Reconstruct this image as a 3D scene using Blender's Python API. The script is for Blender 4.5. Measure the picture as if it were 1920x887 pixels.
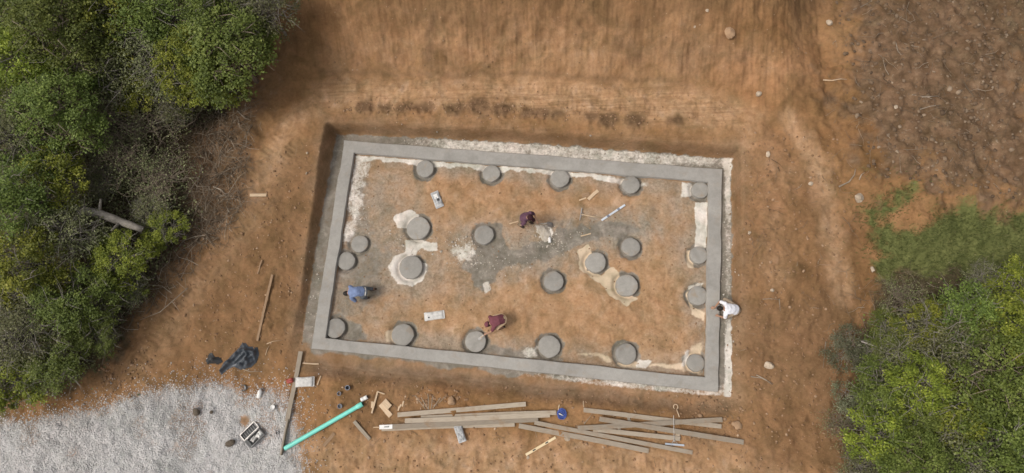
import bpy, math, random
import numpy as np
from mathutils import Vector, Matrix, Euler

# ------------------------------------------------------------------ camera, sky, sun, exposure
for o in list(bpy.data.objects): bpy.data.objects.remove(o)
SC = bpy.context.scene
F = 1127.0; HC = 22.0
ALPHA = math.radians(12.9); BETA = math.radians(3.1)
cam_d = bpy.data.cameras.new('camera'); cam = bpy.data.objects.new('camera', cam_d)
SC.collection.objects.link(cam)
cam.location = (0, 0, HC); cam.rotation_euler = (ALPHA, BETA, 0)
cam_d.sensor_width = 36.0; cam_d.lens = 36.0*F/1920.0
cam_d.clip_start = 0.1; cam_d.clip_end = 2000
SC.camera = cam

W = bpy.data.worlds.new('World'); SC.world = W; W.use_nodes = True
wn = W.node_tree.nodes; wl = W.node_tree.links; wn.clear()
SUN_EL = math.radians(56); SUN_AZ = math.radians(255)      # azimuth clockwise from +Y: light from the left, a little from above
sky = wn.new('ShaderNodeTexSky'); sky.sky_type = 'NISHITA'; sky.sun_disc = False
sky.sun_elevation = SUN_EL; sky.sun_rotation = SUN_AZ
sky.air_density = 1.0; sky.dust_density = 6.0; sky.ozone_density = 0.6; sky.altitude = 200
hs = wn.new('ShaderNodeHueSaturation'); hs.inputs['Saturation'].default_value = 0.28   # cloud-white sky
bg = wn.new('ShaderNodeBackground'); bg.inputs['Strength'].default_value = 0.145
wo = wn.new('ShaderNodeOutputWorld')
wl.new(sky.outputs[0], hs.inputs['Color']); wl.new(hs.outputs[0], bg.inputs[0]); wl.new(bg.outputs[0], wo.inputs[0])

sl = bpy.data.lights.new('sun', 'SUN'); sun = bpy.data.objects.new('sun', sl); SC.collection.objects.link(sun)
sl.energy = 1.15; sl.angle = math.radians(16); sl.color = (1.0, 0.95, 0.87)
sdir = Vector((math.sin(SUN_AZ)*math.cos(SUN_EL), math.cos(SUN_AZ)*math.cos(SUN_EL), math.sin(SUN_EL)))
sun.rotation_euler = sdir.to_track_quat('Z', 'Y').to_euler(); sun.location = (0, 0, 40)
SC.view_settings.view_transform = 'Standard'; SC.view_settings.look = 'None'
SC.view_settings.exposure = 0.11; SC.view_settings.gamma = 1.0
SC.render.engine = 'CYCLES'

# ------------------------------------------------------------------ helpers
C = SC.collection
RM = np.array(Euler((ALPHA, BETA, 0)).to_matrix())
def ray(px, py):
    v = np.array([(px-960.0)/F, -(py-443.5)/F, -1.0]); return RM @ v
def at(px, py, z=0.0):
    d = ray(px, py); t = (z-HC)/d[2]; return np.array([d[0]*t, d[1]*t, z])

def _hash(ix, iy, seed):
    n = (ix.astype(np.int64)*374761393 + iy.astype(np.int64)*668265263 + seed*974634721) & 0x7fffffff
    n = ((n ^ (n >> 13))*1274126177) & 0x7fffffff
    n = ((n ^ (n >> 15))*1103515245) & 0x7fffffff
    return ((n >> 7) & 0xffff)/65535.0
def vnoise(x, y, seed=0):
    x = np.asarray(x, float); y = np.asarray(y, float)
    ix = np.floor(x); iy = np.floor(y); fx = x-ix; fy = y-iy
    fx = fx*fx*fx*(fx*(fx*6-15)+10); fy = fy*fy*fy*(fy*(fy*6-15)+10)
    a = _hash(ix, iy, seed); b = _hash(ix+1, iy, seed); c = _hash(ix, iy+1, seed); d = _hash(ix+1, iy+1, seed)
    return (a*(1-fx)+b*fx)*(1-fy)+(c*(1-fx)+d*fx)*fy
def fbm(x, y, freq, octv=4, seed=0, gain=0.5):
    s = 0.0; a = 1.0; t = 0.0; ca, sa = math.cos(0.6), math.sin(0.6)
    x = np.asarray(x, float)*freq; y = np.asarray(y, float)*freq
    for k in range(octv):
        s = s+a*vnoise(x, y, seed+k*17); t += a; a *= gain
        x, y = (x*ca-y*sa)*2.03+11.3, (x*sa+y*ca)*2.03+5.7
    return s/t
def sstep(a, b, v):
    t = np.clip((np.asarray(v, float)-a)/(b-a), 0, 1); return t*t*(3-2*t)
def sdf(poly, x, y):
    """signed distance to a closed polygon, negative inside"""
    P = np.asarray(poly, float)[:, :2]; x = np.asarray(x, float); y = np.asarray(y, float)
    d2 = np.full(x.shape, 1e18); ins = np.zeros(x.shape, bool); n = len(P)
    for i in range(n):
        ax, ay = P[i]; bx, by = P[(i+1) % n]
        ex, ey = bx-ax, by-ay; wx, wy = x-ax, y-ay
        t = np.clip((wx*ex+wy*ey)/(ex*ex+ey*ey+1e-12), 0, 1)
        d2 = np.minimum(d2, (wx-ex*t)**2+(wy-ey*t)**2)
        c = ((ay > y) != (by > y))
        xi = (bx-ax)*(y-ay)/((by-ay) if abs(by-ay) > 1e-12 else 1e-12)+ax
        ins ^= c & (x < xi)
    d = np.sqrt(d2); return np.where(ins, -d, d)
def pdist(line, x, y):
    P = np.asarray(line, float)[:, :2]; d2 = np.full(np.shape(x), 1e18)
    for i in range(len(P)-1):
        ax, ay = P[i]; bx, by = P[i+1]; ex, ey = bx-ax, by-ay
        t = np.clip(((x-ax)*ex+(y-ay)*ey)/(ex*ex+ey*ey+1e-12), 0, 1)
        d2 = np.minimum(d2, (x-ax-ex*t)**2+(y-ay-ey*t)**2)
    return np.sqrt(d2)

def mesh_np(name, V, Fc, nv=None, smooth=False, attrs=None, mats=None):
    """Fc: (n,k) int array (all faces k-gons)"""
    V = np.asarray(V, np.float32); Fc = np.asarray(Fc, np.int32)
    me = bpy.data.meshes.new(name); n, k = Fc.shape
    me.vertices.add(len(V)); me.vertices.foreach_set('co', V.ravel())
    me.loops.add(n*k); me.loops.foreach_set('vertex_index', Fc.ravel())
    me.polygons.add(n); me.polygons.foreach_set('loop_start', np.arange(0, n*k, k, dtype=np.int32))
    if smooth: me.polygons.foreach_set('use_smooth', np.ones(n, bool))
    me.update(calc_edges=True)
    if attrs:
        for an, av in attrs.items():
            a = me.attributes.new(an, 'FLOAT', 'POINT'); a.data.foreach_set('value', np.asarray(av, np.float32))
    return me
def link(name, me, mat=None, parent=None, loc=None):
    o = bpy.data.objects.new(name, me); C.objects.link(o)
    if mat is not None and me is not None and len(me.materials) == 0: me.materials.append(mat)
    if parent is not None: o.parent = parent
    if loc is not None: o.location = loc
    return o
def pym(name, V, Fs, mat=None, parent=None, loc=None, smooth=False, auto=None):
    me = bpy.data.meshes.new(name); me.from_pydata([tuple(map(float, v)) for v in V], [], [tuple(int(i) for i in f) for f in Fs])
    if smooth: me.polygons.foreach_set('use_smooth', np.ones(len(me.polygons), bool))
    me.update(); o = link(name, me, mat, parent, loc)
    if auto:
        me.set_sharp_from_angle(angle=math.radians(auto))
    return o
def tag(o, label, cat, group=None):
    o['label'] = label; o['category'] = cat
    if group: o['group'] = group
    return o
def kind(o, k): o['kind'] = k; return o
def thing(name, loc, label, cat, rz=0.0, group=None):
    o = bpy.data.objects.new(name, None); C.objects.link(o); o.empty_display_size = 0.1
    o.location = loc; o.rotation_euler = (0, 0, rz); return tag(o, label, cat, group)
class MB:
    """collects shapes into one mesh"""
    def __init__(s): s.v = []; s.f = []
    def add(s, V, Fs):
        b = len(s.v); s.v += [tuple(map(float, v)) for v in V]; s.f += [tuple(int(i)+b for i in f) for f in Fs]; return s
    def box(s, c, d, rz=0, bev=0.0):
        if bev <= 0: bev = min(d)*0.06
        x, y, z = d[0]/2, d[1]/2, d[2]/2; V = []
        prof = [(-z, -bev), (-z+bev, 0), (z-bev, 0), (z, -bev)]
        ca, sa = math.cos(rz), math.sin(rz)
        for pz, off in prof:
            xx, yy = x+off, y+off; b = bev*0.7
            for (u, w) in ((-xx+b, -yy), (xx-b, -yy), (xx, -yy+b), (xx, yy-b), (xx-b, yy), (-xx+b, yy), (-xx, yy-b), (-xx, -yy+b)):
                V.append((c[0]+u*ca-w*sa, c[1]+u*sa+w*ca, c[2]+pz))
        Fs = [tuple(range(7, -1, -1)), tuple(range(24, 32))]
        for r in range(3):
            for i in range(8):
                j = (i+1) % 8; Fs.append((r*8+i, r*8+j, r*8+8+j, r*8+8+i))
        return s.add(V, Fs)
    def tube(s, pts, rads, n=8, cap=True, prof=None, up=None):
        """sweep a round (or given) profile along pts"""
        pts = [np.asarray(p, float) for p in pts]
        if np.isscalar(rads): rads = [rads]*len(pts)
        V = []; m = len(pts); ref = np.array(up if up is not None else (0.0, 0, 1.0))
        for i, p in enumerate(pts):
            t = pts[min(i+1, m-1)]-pts[max(i-1, 0)]; t = t/(np.linalg.norm(t)+1e-9)
            r = ref if abs(t @ ref) < 0.98 else np.array((1.0, 0, 0.1))
            a = np.cross(r, t); a /= np.linalg.norm(a)+1e-9; b = np.cross(t, a)
            if prof is None:
                for k in range(n):
                    th = 2*math.pi*k/n; V.append(p+rads[i]*(math.cos(th)*a+math.sin(th)*b))
            else:
                for (u, w) in prof: V.append(p+rads[i]*(u*a+w*b))
        k_ = n if prof is None else len(prof); Fs = []
        for i in range(m-1):
            for k in range(k_):
                k2 = (k+1) % k_; Fs.append((i*k_+k, i*k_+k2, (i+1)*k_+k2, (i+1)*k_+k))
        if cap: Fs += [tuple(range(k_-1, -1, -1)), tuple(range((m-1)*k_, m*k_))]
        return s.add(V, Fs)
    def lathe(s, prof, n=20, c=(0, 0, 0), M=None):
        V = []
        for r, z in prof:
            for k in range(n):
                th = 2*math.pi*k/n; p = np.array((r*math.cos(th), r*math.sin(th), z))
                if M is not None: p = M @ p
                V.append(p+np.asarray(c))
        m = len(prof); Fs = []
        for i in range(m-1):
            for k in range(n):
                k2 = (k+1) % n; Fs.append((i*n+k, i*n+k2, (i+1)*n+k2, (i+1)*n+k))
        if prof[0][0] > 1e-6: Fs.append(tuple(range(n-1, -1, -1)))
        if prof[-1][0] > 1e-6: Fs.append(tuple(range((m-1)*n, m*n)))
        return s.add(V, Fs)
    def ell(s, c, r, n=12, m=8, M=None):
        V = []; Fs = []
        for i in range(m+1):
            ph = math.pi*i/m
            for k in range(n):
                th = 2*math.pi*k/n
                p = np.array((r[0]*math.sin(ph)*math.cos(th), r[1]*math.sin(ph)*math.sin(th), r[2]*math.cos(ph)))
                if M is not None: p = M @ p
                V.append(p+np.asarray(c))
        for i in range(m):
            for k in range(n):
                k2 = (k+1) % n; Fs.append((i*n+k, (i+1)*n+k, (i+1)*n+k2, i*n+k2))
        return s.add(V, Fs)
    def build(s, name, mat, parent=None, loc=None, smooth=False, auto=None):
        return pym(name, s.v, s.f, mat, parent, loc, smooth or auto is not None, auto)

# ------------------------------------------------------------------ materials
def nmat(name, rough=0.85, spec=0.2):
    m = bpy.data.materials.new(name); m.use_nodes = True; nt = m.node_tree
    b = nt.nodes['Principled BSDF']; b.inputs['Roughness'].default_value = rough
    b.inputs['Specular IOR Level'].default_value = spec
    return m, nt, nt.nodes, nt.links, b
def noise_node(N, L, vec, scale, detail=4, rough=0.55, dist=0.0):
    n = N.new('ShaderNodeTexNoise'); n.inputs['Scale'].default_value = scale; n.inputs['Detail'].default_value = detail
    n.inputs['Roughness'].default_value = rough; n.inputs['Distortion'].default_value = dist
    if vec is not None: L.new(vec, n.inputs['Vector'])
    return n.outputs['Fac']
def ramp_node(N, L, fac, stops):
    r = N.new('ShaderNodeValToRGB'); e = r.color_ramp.elements
    while len(e) > 2: e.remove(e[-1])
    e[0].position, e[0].color = stops[0][0], (*stops[0][1], 1)
    e[1].position, e[1].color = stops[-1][0], (*stops[-1][1], 1)
    for p, c in stops[1:-1]:
        k = e.new(p); k.color = (*c, 1)
    L.new(fac, r.inputs[0]); return r.outputs[0]
def mixc(N, L, fac, a, b, mode='MIX'):
    n = N.new('ShaderNodeMix'); n.data_type = 'RGBA'; n.blend_type = mode
    if isinstance(fac, (int, float)): n.inputs[0].default_value = fac
    else: L.new(fac, n.inputs[0])
    for s, v in ((6, a), (7, b)):
        if isinstance(v, tuple): n.inputs[s].default_value = (*v, 1)
        else: L.new(v, n.inputs[s])
    return n.outputs[2]
def mathn(N, L, op, a, b=None):
    n = N.new('ShaderNodeMath'); n.operation = op
    for i, v in enumerate((a, b)):
        if v is None: continue
        if isinstance(v, (int, float)): n.inputs[i].default_value = v
        else: L.new(v, n.inputs[i])
    return n.outputs[0]
def bump(N, L, b, h, strength=0.4, dist=0.02):
    n = N.new('ShaderNodeBump'); n.inputs['Strength'].default_value = strength; n.inputs['Distance'].default_value = dist
    L.new(h, n.inputs['Height']); L.new(n.outputs[0], b.inputs['Normal'])
def simple(name, c1, c2, scale=8.0, rough=0.8, spec=0.2, bs=0.3, bd=0.01, stretch=None, metal=0.0, vary=0.0):
    m, nt, N, L, b = nmat(name, rough, spec); tc = N.new('ShaderNodeTexCoord'); v = tc.outputs['Object']
    if stretch:
        mp = N.new('ShaderNodeMapping'); mp.inputs['Scale'].default_value = stretch; L.new(v, mp.inputs[0]); v = mp.outputs[0]
    f = noise_node(N, L, v, scale, 6, 0.6)
    col = ramp_node(N, L, f, [(0.3, c1), (0.7, c2)])
    if vary > 0:
        oi = N.new('ShaderNodeObjectInfo'); h = N.new('ShaderNodeHueSaturation')
        L.new(mathn(N, L, 'ADD', mathn(N, L, 'MULTIPLY', oi.outputs['Random'], vary), 1-vary/2), h.inputs['Value'])
        L.new(col, h.inputs['Color']); col = h.outputs[0]
    L.new(col, b.inputs['Base Color']); b.inputs['Metallic'].default_value = metal
    if bs > 0: bump(N, L, b, noise_node(N, L, v, scale*3, 5, 0.6), bs, bd)
    return m

def terrain_material():
    m, nt, N, L, b = nmat('soil', 0.95, 0.08)
    tc = N.new('ShaderNodeTexCoord'); v = tc.outputs['Object']
    def A(n):
        a = N.new('ShaderNodeAttribute'); a.attribute_name = n; return a.outputs['Fac']
    def shift(fac, nz, amp):   # break a mask's edge with noise
        t = mathn(N, L, 'ADD', fac, mathn(N, L, 'MULTIPLY', mathn(N, L, 'SUBTRACT', nz, 0.5), amp))
        n = N.new('ShaderNodeMapRange'); n.interpolation_type = 'SMOOTHSTEP'; n.inputs[1].default_value = 0.3; n.inputs[2].default_value = 0.7
        L.new(t, n.inputs[0]); return mathn(N, L, 'MULTIPLY', n.outputs[0], sstepn(fac))
    def soft(fac, nz):   # gradual, uneven transition
        t = mathn(N, L, 'ADD', fac, mathn(N, L, 'MULTIPLY', mathn(N, L, 'SUBTRACT', nz, 0.5), 1.3))
        n = N.new('ShaderNodeMapRange'); n.interpolation_type = 'SMOOTHSTEP'; n.inputs[1].default_value = 0.15; n.inputs[2].default_value = 0.95
        L.new(t, n.inputs[0]); return mathn(N, L, 'MULTIPLY', n.outputs[0], sstepn(fac))
    def sstepn(fac):
        n = N.new('ShaderNodeMapRange'); n.inputs[1].default_value = 0.02; n.inputs[2].default_value = 0.2; L.new(fac, n.inputs[0]); return n.outputs[0]
    def ramp1(f, a, b_):
        n = N.new('ShaderNodeMapRange'); n.inputs[1].default_value = a; n.inputs[2].default_value = b_; L.new(f, n.inputs[0]); return n.outputs[0]
    n1 = noise_node(N, L, v, 0.45, 5, 0.6, 0.4); n2 = noise_node(N, L, v, 2.6, 6, 0.65, 0.3); n3 = noise_node(N, L, v, 11, 6, 0.7); n4 = noise_node(N, L, v, 42, 3, 0.6)
    n6 = noise_node(N, L, v, 0.95, 6, 0.7, 1.2)
    base = ramp_node(N, L, n1, [(0.3, (0.180, 0.094, 0.041)), (0.5, (0.245, 0.134, 0.060)), (0.7, (0.300, 0.170, 0.082))])
    base = mixc(N, L, mathn(N, L, 'MULTIPLY', A('pale'), 0.95), base, ramp_node(N, L, mathn(N, L, 'ADD', mathn(N, L, 'MULTIPLY', n2, 0.5), mathn(N, L, 'MULTIPLY', n6, 0.5)), [(0.34, (0.265, 0.155, 0.078)), (0.45, (0.36, 0.218, 0.117)), (0.55, (0.425, 0.270, 0.156)), (0.66, (0.51, 0.350, 0.232))]))
    base = mixc(N, L, A('red'), base, ramp_node(N, L, n2, [(0.3, (0.285, 0.140, 0.064)), (0.7, (0.37, 0.20, 0.10))]))
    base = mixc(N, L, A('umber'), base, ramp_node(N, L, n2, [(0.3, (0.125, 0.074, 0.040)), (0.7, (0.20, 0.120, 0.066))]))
    base = mixc(N, L, soft(A('humus'), n2), base, ramp_node(N, L, n2, [(0.3, (0.095, 0.057, 0.031)), (0.55, (0.165, 0.103, 0.060)), (0.75, (0.24, 0.16, 0.097))]))
    base = mixc(N, L, soft(A('litter'), n2), base, ramp_node(N, L, n3, [(0.3, (0.050, 0.040, 0.022)), (0.6, (0.10, 0.078, 0.044)), (0.75, (0.17, 0.135, 0.08))]))
    base = mixc(N, L, shift(A('grass'), n3, 0.6), base, ramp_node(N, L, n3, [(0.3, (0.085, 0.095, 0.030)), (0.7, (0.135, 0.14, 0.05))]))
    base = mixc(N, L, mathn(N, L, 'MULTIPLY', A('wash'), ramp1(mathn(N, L, 'ADD', n1, mathn(N, L, 'MULTIPLY', n2, 0.6)), 0.5, 0.85)), base, ramp_node(N, L, n3, [(0.3, (0.235, 0.190, 0.140)), (0.7, (0.335, 0.283, 0.222))]))
    base = mixc(N, L, shift(A('cement'), n2, 0.7), base, ramp_node(N, L, n2, [(0.3, (0.165, 0.140, 0.108)), (0.55, (0.225, 0.196, 0.158)), (0.75, (0.33, 0.29, 0.24))]))  # cement tone, also used for the shade painted around piers
    base = mixc(N, L, shift(A('mud'), n3, 0.35), base, ramp_node(N, L, n1, [(0.3, (0.53, 0.41, 0.28)), (0.7, (0.60, 0.48, 0.345))]))
    base = mixc(N, L, shift(A('white'), n3, 0.75), base, ramp_node(N, L, n2, [(0.3, (0.47, 0.41, 0.34)), (0.7, (0.70, 0.65, 0.58))]))
    base = mixc(N, L, A('gravel'), base, ramp_node(N, L, n4, [(0.3, (0.40, 0.38, 0.36)), (0.7, (0.54, 0.515, 0.49))]))
    fine = ramp_node(N, L, n3, [(0.28, (0.80, 0.785, 0.77)), (0.5, (1.0, 1.0, 1.0)), (0.74, (1.16, 1.16, 1.15))])
    base = mixc(N, L, mathn(N, L, 'SUBTRACT', 0.95, mathn(N, L, 'MULTIPLY', A('smooth'), 0.8)), base, fine, 'MULTIPLY')
    n5 = noise_node(N, L, v, 1.15, 5, 0.68, 0.8)
    base = mixc(N, L, 0.85, base, ramp_node(N, L, n5, [(0.32, (0.70, 0.74, 0.70)), (0.5, (1.0, 1.0, 1.0)), (0.66, (1.20, 1.16, 1.18))]), 'MULTIPLY')
    # scattered light specks of grit
    vo = N.new('ShaderNodeTexVoronoi'); vo.inputs['Scale'].default_value = 5.5; L.new(v, vo.inputs['Vector'])
    sp = mathn(N, L, 'LESS_THAN', vo.outputs['Distance'], mathn(N, L, 'MULTIPLY', mathn(N, L, 'SUBTRACT', n2, 0.42), 0.42))
    base = mixc(N, L, mathn(N, L, 'MULTIPLY', mathn(N, L, 'MULTIPLY', sp, 0.5), mathn(N, L, 'SUBTRACT', 1.0, A('smooth'))), base, (0.52, 0.40, 0.28))
    # tooth marks: thin streaks down the cut face and along the graded bench
    mp = N.new('ShaderNodeMapping'); mp.inputs['Scale'].default_value = (7.0, 0.6, 0.6); L.new(v, mp.inputs[0])
    st = noise_node(N, L, mp.outputs[0], 1.0, 4, 0.6)
    base = mixc(N, L, A('streak'), base, ramp_node(N, L, st, [(0.33, (0.64, 0.60, 0.56)), (0.5, (1, 1, 1)), (0.68, (1.22, 1.2, 1.17))]), 'MULTIPLY')
    mp2 = N.new('ShaderNodeMapping'); mp2.inputs['Scale'].default_value = (0.5, 9.0, 0.5); L.new(v, mp2.inputs[0])
    st2 = noise_node(N, L, mp2.outputs[0], 1.0, 4, 0.65)
    base = mixc(N, L, A('track'), base, ramp_node(N, L, st2, [(0.33, (0.70, 0.66, 0.62)), (0.5, (1, 1, 1)), (0.68, (1.25, 1.24, 1.22))]), 'MULTIPLY')
    L.new(base, b.inputs['Base Color'])
    rg = mathn(N, L, 'SUBTRACT', 0.95, mathn(N, L, 'MULTIPLY', A('mud'), 0.45)); L.new(rg, b.inputs['Roughness'])
    hgt = mathn(N, L, 'ADD', mathn(N, L, 'MULTIPLY', n3, 1.0), mathn(N, L, 'MULTIPLY', n4, 0.45))
    hgt = mathn(N, L, 'MULTIPLY', hgt, mathn(N, L, 'SUBTRACT', 1.0, mathn(N, L, 'MULTIPLY', A('smooth'), 0.85)))
    bump(N, L, b, hgt, 0.6, 0.04)
    return m

def concrete_mat(name, c1, c2, vary=0.0, mud=0.25):
    m, nt, N, L, b = nmat(name, 0.8, 0.25); tc = N.new('ShaderNodeTexCoord'); v = tc.outputs['Object']
    n1 = noise_node(N, L, v, 0.7, 4, 0.6, 0.5); n2 = noise_node(N, L, v, 9, 6, 0.65); n3 = noise_node(N, L, v, 60, 3, 0.6)
    col = ramp_node(N, L, n1, [(0.3, c1), (0.7, c2)])
    col = mixc(N, L, 0.5, col, ramp_node(N, L, n2, [(0.3, (0.80, 0.80, 0.79)), (0.7, (1.12, 1.12, 1.12))]), 'MULTIPLY')
    col = mixc(N, L, 0.4, col, ramp_node(N, L, n3, [(0.3, (0.8, 0.8, 0.8)), (0.7, (1.1, 1.1, 1.1))]), 'MULTIPLY')
    oi = N.new('ShaderNodeObjectInfo'); ofs = N.new('ShaderNodeVectorMath'); ofs.operation = 'ADD'; L.new(v, ofs.inputs[0]); L.new(oi.outputs['Location'], ofs.inputs[1])
    md = noise_node(N, L, ofs.outputs[0], 2.2, 5, 0.65, 0.6); mr = N.new('ShaderNodeMapRange'); mr.inputs[1].default_value = 0.55; mr.inputs[2].default_value = 0.72; mr.inputs[4].default_value = mud; L.new(md, mr.inputs[0])
    col = mixc(N, L, mr.outputs[0], col, (0.29, 0.21, 0.135))
    wd = noise_node(N, L, ofs.outputs[0], 1.1, 5, 0.6, 1.0)
    col = mixc(N, L, 0.8, col, ramp_node(N, L, wd, [(0.33, (0.84, 0.84, 0.83)), (0.5, (1, 1, 1)), (0.68, (1.09, 1.09, 1.08))]), 'MULTIPLY')
    if vary > 0:
        h = N.new('ShaderNodeHueSaturation')
        L.new(mathn(N, L, 'ADD', mathn(N, L, 'MULTIPLY', oi.outputs['Random'], vary), 1-vary/2), h.inputs['Value'])
        L.new(col, h.inputs['Color']); col = h.outputs[0]
    L.new(col, b.inputs['Base Color'])
    bump(N, L, b, mathn(N, L, 'ADD', n2, mathn(N, L, 'MULTIPLY', n3, 0.3)), 0.3, 0.012)
    return m

def leaf_mat(name, stops, trans=0.4):
    m, nt, N, L, b = nmat(name, 0.55, 0.3)
    a = N.new('ShaderNodeAttribute'); a.attribute_name = 'tint'
    oi = N.new('ShaderNodeObjectInfo')
    col = ramp_node(N, L, a.outputs['Fac'], stops)
    h = N.new('ShaderNodeHueSaturation'); L.new(col, h.inputs['Color'])
    L.new(mathn(N, L, 'ADD', mathn(N, L, 'MULTIPLY', oi.outputs['Random'], 0.4), 0.8), h.inputs['Value'])
    L.new(mathn(N, L, 'ADD', mathn(N, L, 'MULTIPLY', oi.outputs['Random'], 0.03), 0.485), h.inputs['Hue'])
    L.new(h.outputs[0], b.inputs['Base Color'])
    tr = N.new('ShaderNodeBsdfTranslucent'); L.new(h.outputs[0], tr.inputs['Color'])
    mx = N.new('ShaderNodeMixShader'); mx.inputs[0].default_value = trans
    out = N['Material Output']; L.new(b.outputs[0], mx.inputs[1]); L.new(tr.outputs[0], mx.inputs[2]); L.new(mx.outputs[0], out.inputs[0])
    return m
def tint_mat(name, stops, rough=0.85, spec=0.2, bs=0.0):
    m, nt, N, L, b = nmat(name, rough, spec)
    a = N.new('ShaderNodeAttribute'); a.attribute_name = 'tint'
    col = ramp_node(N, L, a.outputs['Fac'], stops)
    tc = N.new('ShaderNodeTexCoord'); n = noise_node(N, L, tc.outputs['Object'], 25, 5, 0.6)
    col = mixc(N, L, 0.5, col, ramp_node(N, L, n, [(0.3, (0.7, 0.7, 0.7)), (0.7, (1.2, 1.2, 1.2))]), 'MULTIPLY')
    L.new(col, b.inputs['Base Color']); return m

def plank_mat(name, c1, c2, scale, rough, spec, bs, bd, stretch, vary=0.0):
    m = simple(name, c1, c2, scale, rough, spec, bs, bd, stretch, vary=vary); nt = m.node_tree; N, L = nt.nodes, nt.links; b = N['Principled BSDF']
    col = b.inputs['Base Color'].links[0].from_socket; tc = N.new('ShaderNodeTexCoord'); oi = N.new('ShaderNodeObjectInfo'); ofs = N.new('ShaderNodeVectorMath'); ofs.operation = 'ADD'; L.new(tc.outputs['Object'], ofs.inputs[0]); L.new(oi.outputs['Location'], ofs.inputs[1])
    md = noise_node(N, L, ofs.outputs[0], 1.6, 6, 0.7, 0.5); mr = N.new('ShaderNodeMapRange'); mr.inputs[1].default_value = 0.52; mr.inputs[2].default_value = 0.72; mr.inputs[4].default_value = 0.75; L.new(md, mr.inputs[0])
    L.new(mixc(N, L, mr.outputs[0], col, (0.26, 0.165, 0.092)), b.inputs['Base Color']); return m
M = {}
M['soil'] = terrain_material()
M['concrete'] = concrete_mat('fresh_concrete', (0.290, 0.270, 0.242), (0.340, 0.319, 0.288))
M['pier'] = concrete_mat('pier_concrete', (0.265, 0.246, 0.218), (0.325, 0.303, 0.269), 0.22, 0.6)
M['wood'] = plank_mat('weathered_plank', (0.27, 0.22, 0.165), (0.40, 0.335, 0.26), 6, 0.85, 0.15, 0.4, 0.01, (0.6, 14, 14), vary=0.45)
M['palewood'] = simple('pale_wood', (0.46, 0.33, 0.21), (0.62, 0.47, 0.32), 6, 0.8, 0.15, 0.3, 0.01, (0.8, 12, 12), vary=0.2)
M['oldwood'] = simple('old_wood', (0.22, 0.14, 0.08), (0.34, 0.225, 0.14), 6, 0.85, 0.15, 0.4, 0.01, (1, 10, 10))
M['teal'] = simple('teal_pipe', (0.17, 0.60, 0.48), (0.22, 0.69, 0.57), 3, 0.35, 0.4, 0)
M['whiteplastic'] = simple('white_plastic', (0.66, 0.63, 0.58), (0.78, 0.76, 0.73), 8, 0.5, 0.4, 0.1)
M['bagpaper'] = simple('cement_bag_paper', (0.46, 0.44, 0.41), (0.64, 0.61, 0.57), 9, 0.85, 0.2, 0.5, 0.02)
M['baggrey'] = simple('grey_bag_paper', (0.25, 0.25, 0.245), (0.52, 0.51, 0.50), 7, 0.8, 0.25, 0.5, 0.02)
M['powder'] = simple('cement_powder', (0.34, 0.29, 0.225), (0.53, 0.47, 0.40), 7, 0.95, 0.1, 0.6, 0.04)
M['tarp'] = simple('tarp', (0.036, 0.042, 0.050), (0.082, 0.092, 0.105), 3, 0.36, 0.4, 0.3, 0.02)
M['blackplastic'] = simple('black_plastic', (0.018, 0.018, 0.018), (0.045, 0.045, 0.045), 8, 0.5, 0.4, 0.1)
M['greyplastic'] = simple('grey_plastic', (0.16, 0.155, 0.15), (0.24, 0.235, 0.225), 6, 0.55, 0.35, 0.1)
M['bluegrey'] = simple('blue_grey_plastic', (0.13, 0.14, 0.17), (0.21, 0.22, 0.26), 6, 0.5, 0.35, 0.1)
M['darkcore'] = simple('dark_inside', (0.02, 0.02, 0.022), (0.04, 0.04, 0.045), 6, 0.7, 0.2, 0)
M['red'] = simple('red_plastic', (0.30, 0.045, 0.035), (0.42, 0.08, 0.06), 6, 0.5, 0.35, 0)
M['blue'] = simple('blue_rope', (0.035, 0.06, 0.24), (0.10, 0.15, 0.42), 20, 0.7, 0.3, 0.3)
M['metal'] = simple('dull_metal', (0.30, 0.28, 0.26), (0.42, 0.395, 0.365), 10, 0.45, 0.5, 0, metal=0.5)
M['aluminium'] = simple('aluminium', (0.27, 0.30, 0.34), (0.42, 0.45, 0.49), 5, 0.4, 0.5, 0, metal=0.4)
M['darklump'] = simple('dark_earth', (0.075, 0.06, 0.045), (0.15, 0.12, 0.09), 7, 0.95, 0.1, 0.5, 0.03)
M['silver'] = simple('silver_bar', (0.50, 0.53, 0.57), (0.66, 0.69, 0.73), 5, 0.4, 0.5, 0, metal=0.2)
M['yellowwood'] = simple('level_wood', (0.62, 0.47, 0.27), (0.74, 0.60, 0.38), 5, 0.6, 0.3, 0, (1, 8, 8))
M['stone'] = simple('pale_rock', (0.34, 0.26, 0.18), (0.54, 0.44, 0.335), 7, 0.9, 0.15, 0.5, 0.03, vary=0.3)
M['brownstone'] = simple('brown_rock', (0.27, 0.17, 0.10), (0.40, 0.26, 0.155), 7, 0.9, 0.15, 0.5, 0.03, vary=0.2)
M['clodd'] = tint_mat('soil_clods', [(0.0, (0.16, 0.092, 0.048)), (0.5, (0.26, 0.152, 0.082)), (1.0, (0.46, 0.32, 0.21))])
M['cloddark'] = tint_mat('dark_clods', [(0.0, (0.085, 0.055, 0.034)), (0.6, (0.17, 0.113, 0.07)), (1.0, (0.32, 0.24, 0.165))])
M['gravel'] = tint_mat('gravel_stones', [(0.0, (0.30, 0.28, 0.26)), (0.4, (0.52, 0.495, 0.475)), (0.8, (0.62, 0.60, 0.58)), (1.0, (0.74, 0.72, 0.69))])
M['cementlump'] = tint_mat('cement_crumbs', [(0.0, (0.24, 0.205, 0.16)), (0.6, (0.44, 0.38, 0.31)), (1.0, (0.64, 0.59, 0.52))])
M['twig'] = simple('dry_twig', (0.18, 0.14, 0.10), (0.42, 0.35, 0.27), 3, 0.85, 0.15, 0, vary=0.4)
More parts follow.
